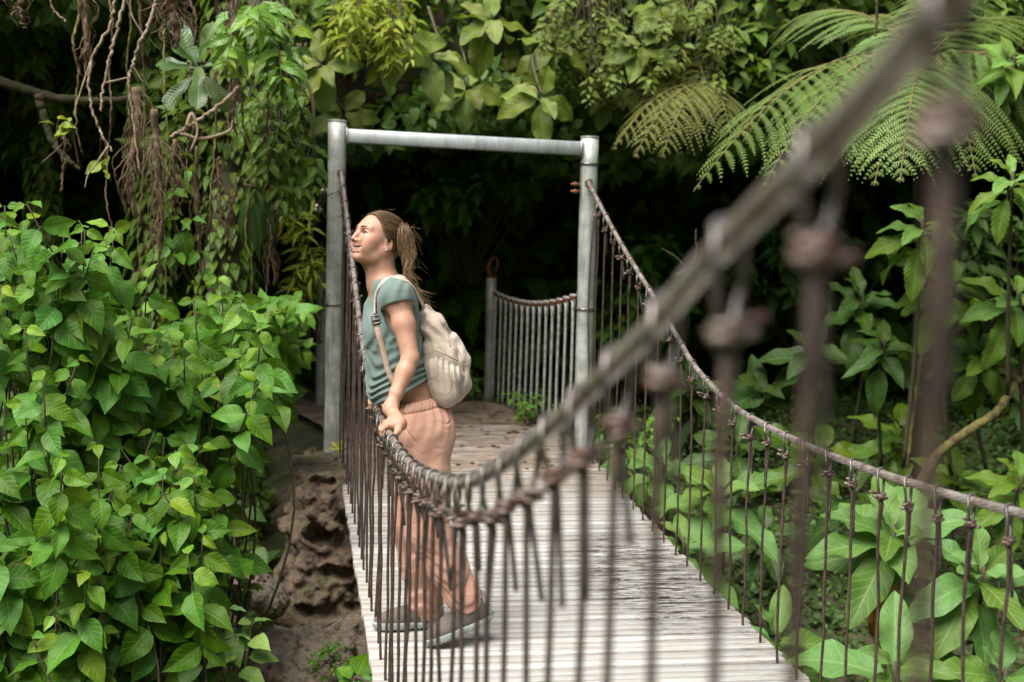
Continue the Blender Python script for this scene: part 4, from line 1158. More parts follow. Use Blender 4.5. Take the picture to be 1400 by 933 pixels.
ML=dict(
 bush=m_leaf('bush leaf',(.045,.150,.012),(.105,.250,.024),(.26,.40,.045),7,.46,.28,.35,.9,.35,.30),
 pale=m_leaf('pale seedling leaf',(.15,.29,.085),(.20,.35,.10),(.30,.42,.10),6,.5,.28,.3),
 shade=m_leaf('shade-darkened leaf',(.022,.055,.010),(.045,.090,.016),(.07,.12,.02),7,.5,.2,.3),  # dark copy of the forest leaf, shade of the bank put into its colour
 dark=m_leaf('deep shade-darkened leaf',(.045,.105,.020),(.085,.165,.032),(.06,.11,.02),7,.45,.2,.3),  # leaf green toned down so the colour carries the hollow's shade
 mid=m_leaf('forest leaf',(.055,.125,.012),(.13,.205,.022),(.14,.2,.03),7,.42,.25,.3),
 olive=m_leaf('olive leaf',(.105,.160,.024),(.18,.23,.042),(.26,.25,.09),8,.5,.25,.35,.9,.5),
 big=m_leaf('big grey green leaf',(.080,.180,.040),(.140,.255,.060),(.26,.38,.12),9,.5,.28,.5,.9,.3),
 serr=m_leaf('toothed leaf',(.10,.205,.032),(.15,.27,.045),(.26,.36,.07),9,.5,.28,.5,.9,.6),
 gloss=m_leaf('glossy leaf',(.10,.23,.035),(.19,.35,.05),(.38,.46,.05),6,.3,.3,.3,.9,0,.45),
 lime=m_leaf('yellow green leaf',(.20,.27,.022),(.31,.36,.032),(.40,.38,.06),6,.4,.35,.3),
 strap=m_leaf('strap leaf',(.05,.11,.03),(.10,.16,.05),(.2,.3,.06),14,.3,.2,.15,.4,.4,.5),
 fern=m_leaf('fern',(.14,.265,.065),(.22,.34,.095),(.24,.32,.08),5,.55,.3,.0),
 fernlime=m_leaf('yellow fern',(.15,.19,.04),(.22,.25,.06),(.3,.32,.07),5,.55,.3,.0))
M_twig=m_simple('green brown stem',(.07,.07,.03),.8,0,.5,25,.4,(.06,.04,.025))
M_bark=m_simple('mossy bark',(.085,.062,.035),.95,0,.5,9,.9,(.035,.045,.012))
M_moss=m_simple('yellow moss bark',(.20,.175,.05),.95,0,.5,18,.9,(.075,.06,.03))
M_root=m_simple('fibrous root',(.20,.135,.075),.95,0,.55,30,.9,(.075,.045,.028))
M_pale_twig=m_simple('bare pale twig',(.36,.28,.195),.8,0,.4,25,.4,(.19,.13,.08))
TOCAM=unit(np.array([0,-1,.15]))

def plant(name,label,cat,base,tips,leaf,mat,L,WL,nper=(6,9),spread=.16,bend=.25,light=(0,-.55,.75),droop=.35,group=None,stem_r=.006,stem_mat=None,whorl=0,young=.5,below=.45,jit=.35):
    """woody or leafy plant: stems from the base to each tip, leaves in pairs down each stem and a young tuft at its end"""
    base=np.asarray(base,float); root=empty(name,base); tag(root,label,cat,group)
    fo=Fol(); st=MB(); light=unit(np.array(light))
    for tip in tips:
        tip=np.asarray(tip,float); v=tip-base; D=np.linalg.norm(v)
        b0=base+rng.normal(size=3)*np.array([.05,.05,.0])
        mid=base+v*.5+np.array([rng.normal()*.08*D,rng.normal()*.08*D,bend*D*.3])
        P=spline([b0,mid,tip],14)
        st.tube(P-base,np.linspace(stem_r*1.5,stem_r*.5,14),5)
        n=rng.integers(nper[0],nper[1]+1); td=unit(P[-1]-P[-3])
        lr0=rng.random()
        az=rng.random()*2*PI
        nl=n+whorl
        pos=[];dr=[];no=[];LL=[];lr=[]
        for i in range(n):
            back=(i//2)/max(1,(n/2))       # 0 at the tip
            f=1-back*below*min(1,spread*3/max(D,.2))
            q=np.array([np.interp(f,np.linspace(0,1,14),P[:,k]) for k in range(3)])
            az_=az+(i%2)*PI+(i//2)*PI/2+rng.normal()*.25
            a1=unit(np.cross(td,[0.31,.2,1]))
            a2=np.cross(td,a1); side=a1*math.cos(az_)+a2*math.sin(az_)
            size=(.45+.55*min(1,back*2.2+.12))*rng.uniform(.75,1.15)
            nrm_=unit(light+rng.normal(size=3)*jit)
            d_=side*.8+td*.35*(1-back)+np.array([0,0,-droop])+TOCAM*.15
            d_=d_-nrm_*(d_@nrm_)*.75
            pos.append(q+unit(side)*.012); dr.append(d_); no.append(nrm_); LL.append(L*size); lr.append((np.clip(lr0*.5+rng.random()*.5,0,1),rng.random(),max(0,(1-back*2.5))*young*rng.random()+.12*(rng.random()<.06)*5))
        LL=np.array(LL); fo.leaves(leaf,np.array(pos)-base,dr,no,LL,LL*WL*rng.uniform(.85,1.12,size=len(LL)),np.array(lr))
    obj('stems',st.build('stems'),stem_mat or M_twig,root)
    obj('foliage',fo.build('foliage'),mat,root)
    return root

def rosette(name,label,cat,c,n,L,WL,leaf,mat,tilt=(.1,.9),axis_=(0,-.3,1),droopy=.3,group=None,stem_to=None,stem_r=.012,layers=1,young=.3,size_j=.25):
    """leaves all radiating from one crown"""
    c=np.asarray(c,float); root=empty(name,c if stem_to is None else stem_to); o=np.array(root.location); tag(root,label,cat,group)
    fo=Fol(); ax=unit(np.array(axis_)); a1=unit(np.cross(ax,[.3,1,.2])); a2=np.cross(ax,a1)
    pos=[];dr=[];no=[];LL=[];lr=[]
    for i in range(n):
        az=i*2.399963+rng.normal()*.2; f=(i+.5)/n
        el=tilt[1]+(tilt[0]-tilt[1])*f
        out=a1*math.cos(az)+a2*math.sin(az)
        d=out*math.cos(el)+ax*math.sin(el)
        nn=ax*math.cos(el)-out*math.sin(el)+rng.normal(size=3)*.15
        pos.append(c-o-ax*f*.10*L*layers*3+out*.02); dr.append(d+np.array([0,0,-droopy*.3])); no.append(nn)
        s=L*(.5+.5*min(1,f*2.0))*rng.uniform(1-size_j,1+size_j*.5); LL.append(s); lr.append((rng.random(),rng.random(),max(0,1-f*3)*young))
    LL=np.array(LL); fo.leaves(leaf,pos,dr,no,LL,LL*WL*rng.uniform(.88,1.1,size=n),np.array(lr))
    if stem_to is not None:
        m=MB(); v=c-o; m.tube(spline([(0,0,0),v*.5+rng.normal(size=3)*.04,v],12),np.linspace(stem_r,stem_r*.6,12),7); obj('stem',m.build('stem'),M_twig,root)
    obj('foliage',fo.build('foliage'),mat,root)
    return root
def blob(px,py,rx,ry,Y,dY,n):
    """n points spread through the part of the place seen around (px,py)"""
    out=[]
    while len(out)<n:
        a,b=rng.uniform(-1,1,2)
        if a*a+b*b>1: continue
        out.append(at(px+a*rx,py+b*ry,Y+rng.uniform(-dY,dY)))
    return out

# ---- shrubs on the left bank
SH='leafy green shrubs on the left'
def lb(px,Y,dz=0): p=at(px,900,Y); p[2]=float(ground_z(p[0],p[1]))+dz; return p
LIGHT=(-.1,-.75,.62)
plant('leafy_shrub','tallest green shrub at the left edge, its top reaching the hanging twigs','shrub',lb(60,6.6),blob(70,420,130,150,6.4,.5,40)+blob(20,290,40,40,6.4,.3,6),'ovate',ML['bush'],.168,.60,(9,15),group=SH,light=LIGHT,spread=.34,below=.6,droop=.55)
plant('leafy_shrub','green shrub filling the middle of the left bank between edge and rock pier','shrub',lb(270,6.8),blob(250,480,115,120,6.6,.5,40),'ovate',ML['bush'],.168,.60,(9,15),group=SH,light=LIGHT,spread=.34,below=.6,droop=.55)
plant('leafy_shrub','low green shrub in the bottom left corner of the view','shrub',lb(60,5.9),blob(60,720,130,210,5.9,.45,44)+blob(40,900,90,50,5.9,.3,10),'ovate',ML['bush'],.168,.60,(9,15),group=SH,light=LIGHT,spread=.34,below=.6,droop=.55)
plant('leafy_shrub','open green shrub below the middle one, leaning out over the dark gully','shrub',lb(230,6.3),blob(195,690,100,110,6.1,.4,26)+blob(170,610,120,60,6.2,.3,12)+blob(190,850,70,80,6.2,.3,12),'ovate',ML['bush'],.168,.60,(9,15),group=SH,light=LIGHT,spread=.34,below=.6,droop=.55)
plant('leafy_shrub','green shrub crowding up against the left gate post','shrub',lb(262,8.7),blob(368,462,64,75,7.8,.35,26)+blob(345,530,34,36,8.0,.2,6),'ovate',ML['bush'],.168,.60,(9,15),group=SH,bend=.9,light=LIGHT,spread=.34,below=.6,droop=.55)
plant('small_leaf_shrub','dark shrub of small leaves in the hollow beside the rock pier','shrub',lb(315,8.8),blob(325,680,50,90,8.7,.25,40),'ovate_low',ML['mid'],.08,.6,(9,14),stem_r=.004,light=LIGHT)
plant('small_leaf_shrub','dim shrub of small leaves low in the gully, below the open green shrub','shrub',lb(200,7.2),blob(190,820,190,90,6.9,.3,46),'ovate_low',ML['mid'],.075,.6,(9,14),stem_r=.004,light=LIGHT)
plant('pale_seedling','pale green broad-leaved seedlings at the foot of the rock pier','seedling',lb(295,6.0,-.05),[at(x,y,6.0) for x,y in ((310,832),(280,850),(322,868),(262,882),(300,905),(345,850),(250,915),(215,925))],'ovate',ML['pale'],.15,.72,(3,5),light=(0,-.5,.85),droop=.1,young=.2)
rosette('round_leaf_plant','single round-leaved plant under the left edge of the deck','plant',at(487,925,6.2),6,.13,.85,'heart',ML['bush'],(-.2,.4),(0,-.7,.7),.5,stem_to=at(487,990,6.2))

# ---- dark undergrowth over the banks and the hill (one mass)
def scatter(name,label,mat,kind,pts,nrms,L,WL,flip=.35,droop=.5):
    fo=Fol(); n=len(pts)
    nn=unit(nrms+rng.normal(size=(n,3))*.45+np.array([0,-.2,.35])); d=unit(rng.normal(size=(n,3))+np.array([0,-.2,-droop])); d=d-nn*(d*nn).sum(1)[:,None]*.8
    s=L*rng.uniform(.5,1.3,n); fo.leaves(kind,pts,d,nn,s,s*WL,rng.random((n,3))*np.array([1,1,.15]))
    return stuff(obj(name,fo.build(name),mat),label,'undergrowth')
def on_ground(n,x0,x1,y0,y1,h):
    X=rng.uniform(x0,x1,n); Y=rng.uniform(y0,y1,n); Z=ground_n(X,Y); e=.05
    gx=(ground_z(X+e,Y)-ground_z(X-e,Y))/(2*e); gy=(ground_z(X,Y+e)-ground_z(X,Y-e))/(2*e)
    N=unit(np.stack([-gx,-gy,np.ones(n)],1)); 
    return np.stack([X,Y,Z],1)+N*(rng.random((n,1))**1.5*h),N
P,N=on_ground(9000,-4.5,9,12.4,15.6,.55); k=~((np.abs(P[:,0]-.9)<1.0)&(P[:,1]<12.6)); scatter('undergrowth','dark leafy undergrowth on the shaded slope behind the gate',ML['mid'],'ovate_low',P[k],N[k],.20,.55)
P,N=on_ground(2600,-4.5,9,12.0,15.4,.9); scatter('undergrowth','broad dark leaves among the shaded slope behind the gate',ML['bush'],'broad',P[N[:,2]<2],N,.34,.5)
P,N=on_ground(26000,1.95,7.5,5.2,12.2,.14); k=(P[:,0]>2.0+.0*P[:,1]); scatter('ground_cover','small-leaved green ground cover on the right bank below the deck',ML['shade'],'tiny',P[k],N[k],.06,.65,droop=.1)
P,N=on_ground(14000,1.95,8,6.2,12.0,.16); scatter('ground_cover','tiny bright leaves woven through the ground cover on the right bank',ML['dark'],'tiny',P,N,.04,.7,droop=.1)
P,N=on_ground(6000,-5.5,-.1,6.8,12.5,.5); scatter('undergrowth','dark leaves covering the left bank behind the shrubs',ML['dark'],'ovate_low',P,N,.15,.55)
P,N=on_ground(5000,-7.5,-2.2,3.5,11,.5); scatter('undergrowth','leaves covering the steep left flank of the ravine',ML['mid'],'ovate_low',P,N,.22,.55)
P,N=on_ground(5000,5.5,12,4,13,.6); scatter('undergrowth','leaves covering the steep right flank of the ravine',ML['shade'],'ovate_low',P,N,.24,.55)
def on_lip(n,x0,x1,top,h):
    X=rng.uniform(x0,x1,n); T=rng.random(n)**1.5*.5 if top else rng.random(n)**1.2*.30
    yl=lip_y(X); Y=yl+T**1.3*(17.5-yl); lo=lip_lo(X,Y)
    if top: Z=lo+.35+(1.0+1.6*sstep(9,15,Y))*np.sqrt(np.clip(T*9,0,1))*.9; N=np.tile([0,-.8,.6],(n,1))
    else: Z=lo+.30-.35*np.sqrt(np.clip(T*12,0,1)); N=np.tile([0,-.75,-.35],(n,1))
    Pn=np.stack([X,Y,Z],1); Pn[:,2]+=vnoise(np.stack([X,Y,lo],1),1.7,5,4)*.16
    return Pn+unit(N)*(rng.random((n,1))*h),unit(np.array(N,float))
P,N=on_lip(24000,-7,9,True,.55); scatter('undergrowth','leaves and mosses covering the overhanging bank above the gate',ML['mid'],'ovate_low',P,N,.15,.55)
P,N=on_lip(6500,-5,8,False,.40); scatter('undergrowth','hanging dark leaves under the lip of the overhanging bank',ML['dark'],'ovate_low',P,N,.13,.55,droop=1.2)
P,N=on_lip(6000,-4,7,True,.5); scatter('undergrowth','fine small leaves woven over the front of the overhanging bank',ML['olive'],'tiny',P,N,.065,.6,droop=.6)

# ---- plants hanging from the overhang above the gate
BP='broad-leaved plants on the overhanging bank'
for lab,px,py,Y,n,L,ax,sp in (
 ('olive broad-leaved plant hanging left of the gate top, one leaf eaten into holes',440,85,9.0,9,.30,(-.2,-.75,.4),.5),
 ('broad-leaved plant above the left half of the crossbeam, leaves held flat',590,70,9.3,10,.34,(0,-.6,.7),.5),
 ('broad-leaved whorl of five drooping leaves just above the middle of the crossbeam',740,128,9.1,7,.31,(0,-.75,.55),.6),
 ('broad-leaved plant at the top edge above the middle of the crossbeam',672,22,9.4,8,.34,(.1,-.6,.6),.5),
 ('broad-leaved plant with reddish young leaves above the right half of the crossbeam',760,58,9.6,9,.30,(0,-.6,.7),.5),
 ('broad-leaved plant up above the right gate post',880,60,9.5,9,.33,(.1,-.7,.6),.5),
 ('broad-leaved plant cut by the top edge above the right gate post',905,4,9.6,7,.34,(0,-.7,.6),.5),
 ('broad-leaved plant between the crossbeam and the top edge, left of centre',640,118,9.9,9,.30,(0,-.65,.6),.5),
 ('broad-leaved plant tucked behind the yellow-green shrub',470,150,9.7,8,.28,(0,-.7,.5),.6),
 ('broad-leaved plant in the shade just right of the whorl of five',835,120,10.1,8,.30,(0,-.7,.5),.6),
 ('dim broad-leaved plant right under the small-leaved olive shrub',700,95,10.2,9,.30,(0,-.7,.5),.6),
 ('pair of long olive leaves drooping over the left end of the crossbeam',545,50,9.1,5,.36,(-.3,-.8,.3),.6)):
    rosette('broad_leaf_plant',lab,'plant',at(px,py,Y),n,L,.52,'broad',ML['olive'],(-.35,.55),ax,sp,BP,stem_to=at(px+rng.uniform(-20,20),py-60,Y+.7),young=.6)
plant('lime_shrub','yellow-green fine-leaved shrub spilling down at the top, left of the crossbeam','shrub',at(510,-40,9.5),blob(512,58,62,58,9.1,.3,46),'lance',ML['lime'],.13,.30,(7,11),stem_r=.004,light=(0,-.6,.7),young=.6)
plant('small_leaf_shrub','small-leaved olive shrub between the broad leaves at the top','shrub',at(800,-60,10),blob(800,75,75,70,9.9,.5,80),'tiny',ML['olive'],.075,.5,(10,16),stem_r=.003,young=.3)
plant('small_leaf_shrub','dense pale small-leaved shrub beside the big fern at the top','shrub',at(960,-20,10.2),blob(945,80,75,75,9.8,.5,100),'tiny',ML['olive'],.085,.45,(10,16),stem_r=.003,young=.7)
plant('glossy_shrub','bright glossy-leaved sprig overhead, left of the gate','shrub',at(352,-30,8.1),blob(345,70,45,40,7.7,.25,10)+blob(392,78,36,42,7.7,.2,9)+blob(375,120,30,25,7.7,.15,4),'ovate',ML['gloss'],.165,.40,(6,9),stem_r=.006,droop=.45,light=(0,-.6,.6),young=.5)
plant('dark_leaf_climber','dark narrow-leaved climber draping down left of the gate post','climber',at(395,60,8.6),blob(385,215,60,85,8.4,.25,42),'ovate',ML['mid'],.12,.42,(6,9),droop=.8,stem_r=.004)
plant('bamboo_grass','yellow-green bamboo-like sprays beside the anchor cable','grass',at(425,470,9.6),blob(415,330,32,80,9.3,.25,26),'lance',ML['lime'],.15,.17,(6,9),droop=.5,stem_r=.003,young=.4)
rosette('epiphyte','dark rosette of strap leaves perched on the mossy trunk','plant',at(270,85,7.9),12,.30,.36,'obov',ML['strap'],(-.3,.9),(0,-.75,.5),.3,stem_to=at(262,95,8.3),young=.2)
rosette('strap_fern','pale long-leaved strap fern hanging from the trunk near the gate','fern',at(348,255,8.2),9,.36,.17,'lance',ML['strap'],(-1.3,-.7),(0,-.4,.9),.9,stem_to=at(345,240,8.5),young=.0)
plant('heart_leaf_climber','heart-leaved vine climbing the brown hanging roots','climber',at(250,390,8.2),[at(x,y,7.75) for x,y in ((258,232),(236,262),(248,300),(262,300),(272,345),(240,350),(225,330),(285,372))],'heart',ML['bush'],.17,.62,(2,3),stem_r=.003,droop=.9,young=.1)
plant('twig_sprout','little bright sprout on a bare twig, dark hollow behind','sprout',at(88,225,7.4),[at(x,y,7.4) for x,y in ((80,160),(98,163),(88,172))],'ovate',ML['lime'],.085,.6,(3,4),stem_r=.003)
plant('twig_sprout','little yellow sprout hanging lower, beside the root curtain','sprout',at(140,190,7.4),[at(x,y,7.4) for x,y in ((140,232),(146,240))],'ovate',ML['lime'],.09,.6,(2,3),stem_r=.003)
for lab,px,py,rx,ry,Y,mt in (('dim fern-green shrub in the shade behind the bare twigs',95,110,80,45,9.8,'mid'),('dim shrub under the horizontal mossy branch',60,175,75,35,10.2,'dark'),('shaded shrub at the top left corner',30,40,50,40,9.4,'mid'),('shaded climber behind the brown root curtain',235,180,60,100,9.0,'mid'),('shaded shrub behind the glossy sprig',420,20,60,50,9.6,'mid')):
    plant('shade_shrub',lab,'shrub',at(px,py+120,Y+.4),blob(px,py,rx,ry,Y,.3,26),'ovate_low',ML[mt],.16,.4,(7,10),group='shaded shrubs on the left slope')

# ---- hanging roots, bare twigs and the mossy trunk on the left
HR='fibrous roots hanging from the overhang'
def root_hang(lab,px,y0,y1,Y,r,wob=.05,fr=18,mat=None,name='hanging_root',cat='root'):
    a=at(px,y0,Y); b=at(px+rng.uniform(-6,6),y1,Y); n=26
    t=np.linspace(0,1,n)[:,None]; P=a+(b-a)*t; P[:,:2]+=np.cumsum(rng.normal(size=(n,2))*.006,axis=0)
    root=empty(name,a); tag(root,lab,cat,HR)
    r*=.62
    m=MB(); m.tube(P-a,np.interp(np.linspace(0,1,n),[0,.7,1],[r,r*.8,r*.25])*(1+.25*rng.normal(size=n).clip(-1,1)),7); obj('core',m.build('core'),mat or M_root,root)
    m=MB()
    for i in range(fr):
        s=rng.uniform(0,.75); e=min(1,s+rng.uniform(.15,.5)); q=np.linspace(s,e,9)
        c=np.stack([np.interp(q,np.linspace(0,1,n),P[:,k]) for k in range(3)],1); o=rng.normal(size=3)*np.array([1,1,.2])*(r*2.0+.004)
        c=c+o*np.sin(np.linspace(.1,1,9)*2.6)[:,None]+rng.normal(size=(9,3))*.004
        m.tube(c-a,np.linspace(.0034,.0014,9),4)
    obj('fibres',m.build('fibres'),M_root,root); return root
for lab,px,y0,y1,Y,r,fr in (
 ('long brown root hanging lowest, straight down left of the heart-leaved vine',214,150,372,7.7,.030,46),
 ('thick shaggy brown root clump cut by the top edge, left of the strap rosette',232,-40,66,7.5,.055,80),
 ('brown root dangling beside the long lowest one',240,190,300,7.9,.022,26),
 ('reddish root hanging behind the heart-leaved vine',272,200,372,8.0,.018,22),
 ('thin root hanging through the shade left of the strap fern',302,215,330,8.2,.014,20),
 ('wispy root hanging just left of the strap fern',320,240,340,8.1,.012,16),
 ('dark root hanging between the strap fern and the bamboo sprays',372,255,390,8.4,.026,30),
 ('mossy root hanging left of the long brown one, with shaggy end',186,120,300,7.9,.032,44),
 ('mossy root at the left of the pale twigs, hanging from the top edge',122,-30,105,7.6,.022,30),
 ('short tufted root at the top left corner',28,-30,34,7.4,.024,24),
 ('thin dark root hanging alone over the tall left shrub',88,170,262,7.5,.009,8),
 ('root hanging below the glossy sprig',328,60,196,7.8,.012,16),
 ('thin root at the top, right of the shaggy clump',318,-30,60,7.8,.012,14),
 ('thin root at the top, above the glossy sprig',378,-30,40,7.9,.014,14)):
    root_hang(lab,px,y0,y1,Y,r,fr=fr)
def twig(name,lab,pts,Y,r0,r1,mat,group=None,cat='twig',side=()):
    P=[at(x,y,Y+dy) for x,y,dy in pts]; a=P[0]; root=obj(name,None) if False else None
    m=MB(); q=spline(P,10*len(P)); q+=rng.normal(size=q.shape)*.003
    m.tube(q-a,np.linspace(r0,r1,len(q)),6)
    for sp in side:
        s=spline([at(x,y,Y+dy) for x,y,dy in sp],16); m.tube(s-a,np.linspace(r1*1.2,r1*.6,16),5)
    o=obj(name,m.build(name),mat); o.location=a; return tag(o,lab,cat,group)
TG='bare pale twigs hanging at top left'
twig('bare_twig','pale twig sloping down left from the top edge, ending in mid air',[(172,-8,0),(160,40,0),(150,80,0),(142,115,0),(137,152,0)],7.2,.009,.006,M_pale_twig,TG,side=[[(142,114,0),(160,110,.02),(176,106,.05)]])
twig('bare_twig','long pale twig dropping from the top edge and bending to the right near its foot',[(158,-5,.1),(150,35,.1),(128,75,.1),(121,110,.1),(126,150,.1),(140,185,.1),(155,208,.1)],7.2,.008,.005,M_pale_twig,TG,side=[[(124,85,.1),(112,120,.1),(100,158,.1)],[(148,200,.1),(130,226,.1),(120,240,.1),(116,258,.1)]])
twig('bare_twig','forked pale twig crossing the others, ending lowest of the three',[(216,-8,.2),(205,30,.2),(190,62,.2),(181,90,.2),(176,112,.2),(182,160,.2),(191,236,.2)],7.2,.010,.005,M_pale_twig,TG,side=[[(196,48,.2),(180,20,.2),(178,-10,.2)],[(181,90,.2),(195,112,.2)]])
twig('bare_twig','short pale twig curving in at the top left',[(66,-8,.1),(74,14,.1),(90,30,.1)],7.4,.006,.004,M_pale_twig,TG)
twig('bare_twig','stout pale twig slanting up right below the strap rosette',[(232,188,0),(262,170,0),(292,150,0),(328,118,0)],7.6,.009,.010,M_pale_twig,TG,side=[[(255,175,0),(262,155,0),(270,180,0),(260,208,0)],[(246,182,0),(275,190,.02),(312,180,.05),(318,165,.06)]])
twig('mossy_branch','mossy brown branch lying level in the shade at far left',[(-30,100,0),(20,118,0),(70,132,0),(130,138,0),(200,132,.2)],8.8,.035,.02,M_bark,None,'branch')
twig('hooked_branch','dark branch hooking down from the level one',[(52,130,0),(62,165,0),(72,195,0),(95,220,0),(108,232,0)],8.7,.028,.010,M_bark,None,'branch')
def tree(name,lab,px,Y,ytop,ybot,r,mat,lean=0):
    b=at(px,ybot,Y); t=at(px+lean,ytop,Y+.2); root=empty(name,b); tag(root,lab,'tree')
    m=MB(); P=spline([(0,0,-.5),(t-b)*.4+np.array([.03,0,0]),(t-b)],30); n=len(P)
    m.tube(P,r*(1+.12*np.sin(np.arange(n)*1.1)+.06*rng.normal(size=n)),14); o=obj('trunk',m.build('trunk'),mat,root)
    f=Fol(); k=700; s=rng.random(k); c=np.stack([np.interp(s,np.linspace(0,1,n),P[:,q]) for q in range(3)],1); az=rng.uniform(PI,2*PI,k)
    d=np.stack([np.cos(az),np.sin(az),np.zeros(k)],1); L=rng.uniform(.03,.12,k)
    f.leaves('ovate_low',c+d*r*1.1,unit(d+np.array([0,0,-.9])),unit(d+np.array([0,0,.5])),L,L*.5,rng.random((k,3))*np.array([1,1,.2])); obj('moss_leaves',f.build('moss_leaves'),ML['mid'],root)
    return root
for i,(px,y0,y1) in enumerate(sorted(((150,-20,330),(175,-20,260),(196,-20,380),(228,40,420),(262,-20,250),(290,30,350),(312,-20,300),(340,120,420),(362,150,400),(398,30,330),(108,-20,210),(412,150,300)))):
    yy=np.linspace(y0,y1,7); twig('hanging_vine',f'thin vine among the hanging roots, {ORD[i]} from the left of the twelve such vines',[(px+rng.normal()*5,v,rng.normal()*.03) for v in yy],8.0+.25*(i%4),.006+.004*(i%3==0),.003,M_root if i%2 else M_moss,'thin vines hanging at upper left','vine')
tree('mossy_tree','moss-grown tree trunk behind the hanging roots, left of the gate',300,8.9,-60,430,.16,M_bark,20)
tree('mossy_tree','slim dark tree trunk in the shade at the left, behind the bare twigs',56,9.8,-60,300,.07,M_bark,-6)
tree('mossy_tree','moss-grown tree trunk behind the long brown root',205,9.2,-60,420,.11,M_bark,-10)

# ---- tree fern
M_trunkdark=m_simple('dark fern trunk',(.04,.028,.018),.95,0,.5,20,.9,(.018,.014,.009))
def frond(crown,tip,arch,Lp,mat,parent,name='frond',npin=25,o=np.zeros(3)):
    crown=np.asarray(crown,float); tip=np.asarray(tip,float); mid=(crown+tip)/2+np.array([0,0,arch])
    t=np.linspace(0,1,60)[:,None]; P=(1-t)**2*crown+2*t*(1-t)*(mid*1.0)+t**2*tip
    T=unit(np.gradient(P,axis=0)); up=np.array([0,0,1.]); S_=unit(np.cross(T,up)); N_=np.cross(S_,T)
    m=MB(); m.tube(P-o,np.linspace(.009,.0025,60),5); 
    V=[];Q=[];U=[];Lr=[];n=0; r1=rng.random()
    for i in range(npin):
        f=.10+.89*(i/(npin-1)); k=f*59; i0=int(k); p=P[i0]; tt,ss,nn=T[i0],S_[i0],N_[i0]
        L=Lp*math.sin(PI*min(1,(f*.93+.10))**.85)**.8*rng.uniform(.80,1.08)+.02
        for sg in (-1,1):
            dirv=unit(ss*sg*.92+tt*(.42+rng.normal()*.09)+nn*rng.normal()*.10); npn=max(8,int(L/.0125)); q=np.linspace(0,1,npn)
            dr=L*rng.uniform(.35,.85)
            C=p+dirv*(q*L)[:,None]-np.array([0,0,1])*(q**2*dr)[:,None]+tt*(q**2*L*.12)[:,None]
            m.tube(C[::3]-o,np.linspace(.0028,.001,len(C[::3])),3,cap=False)
            ct=unit(np.gradient(C,axis=0)); cs=unit(np.cross(ct,nn)); 
            pl=rng.uniform(.7,1.25,npn)*.026*(L/Lp)**.3*np.sin(PI*np.clip(q*.92+.10,0,1))**.6*(Lp/.42)+.004
            w=L/npn*.33
            for s2 in (-1,1):
                a=C; ax=unit(cs*s2*.95+ct*.35-nn*.18)
                b0=a-ct*w; b1=a+ct*w; mi=a+ax*(pl*.55)[:,None]; e=a+ax*pl[:,None]-nn*(pl*.15)[:,None]
                blk=np.stack([b0,b1,mi+ct*w*.85,e,mi-ct*w*.85],1).reshape(-1,3)
                k5=np.arange(npn)*5+n
                Q.append(np.stack([k5,k5+1,k5+2,k5+4],1)); V.append(blk-o); U.append(np.tile([.5,.5],(len(blk),1)))
                Lr.append(np.repeat(np.stack([np.full(npn,np.clip(r1*.6+rng.random()*.4,0,1)),np.full(npn,r1),np.full(npn,.1)],1),5,axis=0))
                Q.append(np.stack([k5+4,k5+2,k5+3,k5+3],1)); n+=len(blk)
    V=np.concatenate(V); Qa=np.concatenate(Q); tri=Qa[:,2]==Qa[:,3]
    fr=obj(name,mesh_np(name,V,Qa[~tri],Qa[tri][:,:3],np.concatenate(U),np.concatenate(Lr)),mat,parent)
    obj('rachis',m.build('rachis'),M_moss,fr)
    return fr
crown=at(1262,84,8.7); cb=np.array([crown[0]+.15,crown[1]+.25,float(ground_z(crown[0],crown[1]))])
tf=empty('tree_fern',cb); tag(tf,'large green tree fern arching out behind the near cable at upper right','tree fern')
m=MB(); P=spline([cb*0,(crown-cb)*.5+np.array([.05,0,0]),crown-cb],20); m.tube(P,.055*(1+.1*rng.normal(size=20)),12); obj('trunk',m.build('trunk'),M_trunkdark,tf)
for tx,ty,Y,arch,Lp in ((948,262,7.7,.62,.44),(1042,258,7.5,.58,.40),(1195,255,7.2,.40,.42),(1335,245,7.5,.45,.40),(1470,200,8.0,.5,.42),(1060,50,9.9,.5,.40),(1300,10,10.0,.5,.4),(1440,70,9.4,.5,.4),(1130,235,8.1,.45,.40),(1085,262,8.3,.6,.42),(1230,250,7.0,.35,.38),(1560,210,8.6,.55,.42),(1180,30,10.2,.3,.35)):
    frond(crown,at(tx,ty,Y),arch,Lp*1.12,ML['fern'],tf,npin=27,o=cb)
crown2=at(965,118,9.6); f2=empty('fern',crown2); tag(f2,'smaller yellow-green fern under the pale shrub, right of the gate post','fern')
for tx,ty,Y,arch,Lp in ((838,205,9.2,.3,.26),(868,215,9.0,.3,.26),(905,215,8.9,.25,.24),(1000,190,9.2,.25,.24),(840,150,9.7,.25,.22),(930,60,9.9,.2,.2)):
    frond(crown2,at(tx,ty,Y),arch,Lp,ML['fernlime'],f2,npin=18,o=crown2)

